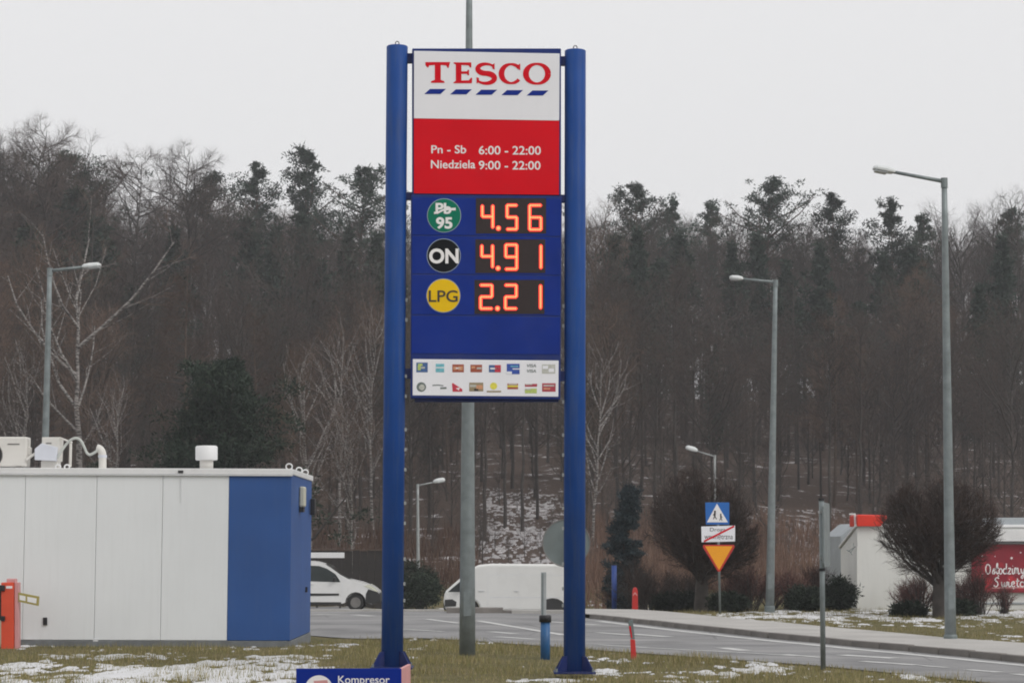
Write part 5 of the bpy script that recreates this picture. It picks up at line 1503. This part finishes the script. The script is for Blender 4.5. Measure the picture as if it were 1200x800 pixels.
# dark round pine behind the kiosk, blue spruce by the right sign post
dk = meshes(pine_tree(51, 9.6, first=.06, width=.46, whorls=32, shape='irregular', r0=.16, clump=.5, ns=80, size=.17), 'dark_pine', 'bark_dark', 'needle_dark')
put_tree('pine_tree', 'dense dark round pine standing right behind the kiosk roof', 'pine', dk, 264, 97, 412)
bs = meshes(pine_tree(52, 4.6, first=.05, width=.125, whorls=24, shape='cone', r0=.07, clump=.2, ns=60, size=.10), 'blue_spruce', 'bark_dark', 'needle_blue')
put_tree('spruce_tree', 'narrow blue spruce right of the right sign post', 'spruce', bs, 736, 78, 560)

# the two clipped round-headed trees
def round_tree(seed, H, Wd, stem, rb, under, n1=66, n3=8, n4=7):
    rs = np.random.RandomState(seed)
    c = np.array([0, 0, stem + (H - stem) * under]); rad = np.array([Wd / 2, Wd / 2, H - c[2]])
    P0 = np.stack([np.cumsum(np.r_[0, rs.normal(0, .02, 4)]), np.zeros(5), np.linspace(0, stem * 1.25, 5)], -1)[None]; R0 = np.array([rb])
    th = np.arccos(1 - rs.rand(n1) * 1.22); az = np.arange(n1) * 2.399 + rs.uniform(-.2, .2, n1)
    tip = c + rad * np.stack([np.sin(th) * np.cos(az), np.sin(th) * np.sin(az), np.cos(th)], -1) * .86
    base = np.stack([np.zeros(n1), np.zeros(n1), rs.uniform(stem * .75, stem * 1.2, n1)], -1)
    mid = base * .45 + tip * .55 + np.array([0, 0, -.06]) * rad[2] + rs.normal(0, .07, (n1, 3))
    q1, q2 = base * .7 + mid * .3 + np.array([0, 0, .05]), mid * .5 + tip * .5 + rs.normal(0, .05, (n1, 3))
    P1 = np.stack([base, q1, mid, q2, tip], 1); R1 = rs.uniform(.018, .042, n1)
    P2, R2 = sub_branches(rs, P1, R1, 10, .25, 1, (.3, .8), lambda t, p: .75 - .35 * t, lambda L: np.full_like(L, .012), .25, 3, .15)
    P3, R3 = sub_branches(rs, P2, R2, n3, .15, 1, (.3, .9), lambda t, p: np.full_like(t, .42), lambda L: np.full_like(L, .0075), .30, 3, .2)
    P4, R4 = sub_branches(rs, P3, R3, n4, .1, 1, (.3, .9), lambda t, p: np.full_like(t, .24), lambda L: np.full_like(L, .006), .3, 2, .2)
    def inside(P):
        u = (P[:, -1] - c) / rad
        low = np.array([1, 1, 1.0])
        return (np.linalg.norm(u, axis=-1) < 1.0 + rs.normal(0, .035, len(P))) | ((P[:, -1, 2] < c[2]) & (np.linalg.norm(u[:, :2], axis=-1) < .97))
    k3, k4 = inside(P3), inside(P4)
    return join([tubes(P0, R0, 12, .7), tubes(P1, R1, 6), tubes(P2, R2, 3)]), join([ribbons(rs, P3[k3], R3[k3]), slivers(rs, P4[k4], R4[k4])])
def put_round(seed, label, px, d, top_y, wpx, stem_y, rb, under):
    p = at(px, 600, d); z = float(ground_z(p.x, d)) - .05
    H = at(px, top_y, d).z - z; st = at(px, stem_y, d).z - z
    me = meshes(round_tree(seed, H, wpx / F_PX * d, st, rb, under), 'round', 'bark_dark', 'twig_bush')
    o = thing('round_tree', label, 'tree', (p.x, d, z), 'clipped round-headed trees')
    np_obj('trunk', me[0], o); np_obj('crown', me[1], o)
put_round(61, 'clipped round bare tree directly behind the road sign with the yellow triangle', 822, 70.0, 543, 142, 682, .24, .36)
put_round(62, 'clipped umbrella shaped bare tree in front of the white building at the tall lamp', 1100, 64.0, 554, 152, 684, .22, .50)

# shrubs
def bare_shrub(seed, H, Wd, stems=26, n2=7, n3=6, tw=.007):
    rs = np.random.RandomState(seed)
    az = rs.uniform(0, 6.283, stems); lean = rs.uniform(.05, 1.0, stems)
    b = np.stack([np.cos(az) * Wd * .12, np.sin(az) * Wd * .12, np.zeros(stems)], -1) * rs.rand(stems, 1)
    tip = np.stack([np.cos(az) * Wd * .5 * lean, np.sin(az) * Wd * .5 * lean, H * (1.02 - .5 * lean ** 2) * rs.uniform(.8, 1, stems)], -1)
    mid = b * .5 + tip * .5 + np.array([0, 0, H * .1])
    P1 = np.stack([b, mid, tip], 1); R1 = rs.uniform(.010, .02, stems)
    P2, R2 = sub_branches(rs, P1, R1, n2, .2, 1, (.3, .9), lambda t, p: np.full_like(t, H * .34), lambda L: np.full_like(L, tw * 1.2), .25, 3, .2)
    P3, R3 = sub_branches(rs, P2, R2, n3, .1, 1, (.3, 1.0), lambda t, p: np.full_like(t, H * .2), lambda L: np.full_like(L, tw * .8), .2, 2, .2)
    return join([tubes(P1, R1, 4)]), join([ribbons(rs, P2, R2), slivers(rs, P3, R3)])
def put_shrub(seed, label, px, d, top_y, wpx, leaf='twig_red', stems=26, cat='shrub'):
    p = at(px, 600, d); z = float(ground_z(p.x, d)) - .03
    me = meshes(bare_shrub(seed, at(px, top_y, d).z - z, wpx / F_PX * d, stems), 'shrub', 'bark_dark', leaf)
    o = thing('shrub', label, cat, (p.x, d, z), 'bare shrubs along the verge')
    np_obj('stems', me[0], o); np_obj('twigs', me[1], o)
put_shrub(71, 'reddish bare shrub at the foot of the umbrella shaped tree, left side', 1078, 65.5, 676, 66, 'twig_red', 30)
put_shrub(72, 'reddish bare shrub between the tall right lamp and the red banner', 1146, 66.0, 672, 70, 'twig_red', 34)
put_shrub(73, 'dark red bare shrub between the yellow triangle and the middle lamp', 878, 70.5, 668, 78, 'twig_red', 40)
put_shrub(74, 'dark red bare shrub just right of the middle street lamp', 924, 71.5, 672, 60, 'twig_red', 34)
put_shrub(75, 'dark brown shrub beneath the blue spruce', 745, 76.0, 664, 70, 'twig_bush', 44)
put_shrub(76, 'bare brown shrub left of the round tree behind the small red marker', 782, 77.0, 674, 60, 'twig_bush', 40)
for k, (px, d, ty, w, leaf, lab) in enumerate([
        (862, 71.5, 672, 60, 'twig_red', 'dark red bare shrub right beside the yellow triangle pole'),
        (902, 73.0, 676, 70, 'twig_red', 'dark red bare shrub behind the foot of the middle street lamp'),
        (956, 73.5, 668, 64, 'twig_red', 'dark red bare shrub behind the edge-on sign pole'),
        (762, 74.0, 680, 60, 'twig_bush', 'dark brown bare shrub right of the small red marker'),
        (806, 74.5, 676, 64, 'twig_bush', 'dark brown bare shrub left of the first round tree trunk'),
        (722, 79.0, 682, 50, 'twig_bush', 'small brown bare shrub behind the thin blue post'),
        (1066, 67.0, 684, 50, 'twig_red', 'reddish shrub left of the reddish shrub under the umbrella tree'),
        (1130, 67.5, 680, 60, 'twig_red', 'reddish shrub close behind the tall right lamp pole')]):
    put_shrub(170 + k, lab, px, d, ty, w, leaf, 46)
put_shrub(77, 'low bare shrub right of the banner shrub at the building wall', 1176, 67.0, 690, 46, 'twig_red', 22)
def evergreen(seed, label, px, d, top_y, wpx, leaf='juniper', n=60, size=.10):
    rs = np.random.RandomState(seed)
    p = at(px, 600, d); z = float(ground_z(p.x, d)) - .03
    H = at(px, top_y, d).z - z; W_ = wpx / F_PX * d
    C = rs.uniform(-1, 1, (90, 3)); C = C[np.linalg.norm(C, axis=1) < 1]
    C = C * np.array([W_ / 2, W_ / 2 * .8, H * .42]) * .85 + np.array([0, 0, H * .45])
    C[:, 2] = np.maximum(C[:, 2], .1)
    V, T = needle_tris(rs, C, n * 3, rs.uniform(.16, .30, len(C)) * max(.8, H * .5), size, .8)
    V[:, 2] = np.maximum(V[:, 2], 0)
    st = np.stack([np.zeros((9, 3)), C[:9] * .5, C[:9]], 1)
    o = thing('evergreen_shrub', label, 'shrub', (p.x, d, z), 'dark evergreen shrubs')
    np_obj('stems', np_mesh('stems', *[a for a in join([tubes(st, np.full(9, .03), 4)])[:2]], M['bark_dark'], join([tubes(st, np.full(9, .03), 4)])[2]), o)
    np_obj('foliage', np_mesh('foliage', V, T, M['juniper' if leaf == 'juniper' else leaf]), o)
evergreen(81, 'dark evergreen shrub against the left end of the white building', 984, 70.5, 672, 44)
evergreen(82, 'dark evergreen shrub between the edge-on sign and the middle lamp', 944, 70.0, 684, 52)
evergreen(83, 'low dark evergreen shrub under the yellow triangle sign', 852, 68.8, 694, 44)
evergreen(84, 'low spreading evergreen at the foot of the first round tree', 796, 72.0, 692, 70)
evergreen(85, 'small flat juniper on the verge before the white building', 1062, 64.6, 708, 40, n=16, size=.13)
evergreen(86, 'dark evergreen bush right of the left sign post behind the street', 494, 94.0, 664, 52)
evergreen(87, 'dark evergreen bush in front of the white van', 476, 95.0, 648, 84)
evergreen(88, 'dark evergreen bush behind the small white van by the left post', 440, 96.0, 640, 70)
evergreen(89, 'dark bush under the white board', 385, 96.5, 642, 80)
evergreen(90, 'dark low plant on the verge right of the umbrella shaped tree', 1120, 65.0, 703, 50, n=16, size=.13)

# ------------------------------------------------------------------ winter haze
hz = bpy.data.materials.new('haze_air'); hz.use_nodes = True
hn, hl = hz.node_tree.nodes, hz.node_tree.links
hn.remove(hn["Principled BSDF"])
pv = hn.new("ShaderNodeVolumePrincipled")
pv.inputs["Color"].default_value = (.92, .93, .96, 1)
pv.inputs["Density"].default_value = .00058
pv.inputs["Anisotropy"].default_value = .2
hl.new(pv.outputs[0], hn["Material Output"].inputs["Volume"])
hb = MB().box((0, 500, 34), (1410, 1420, 72)).build('haze', hz)
tag(hb, 'thin grey winter haze over the whole place', 'haze', kind='stuff')
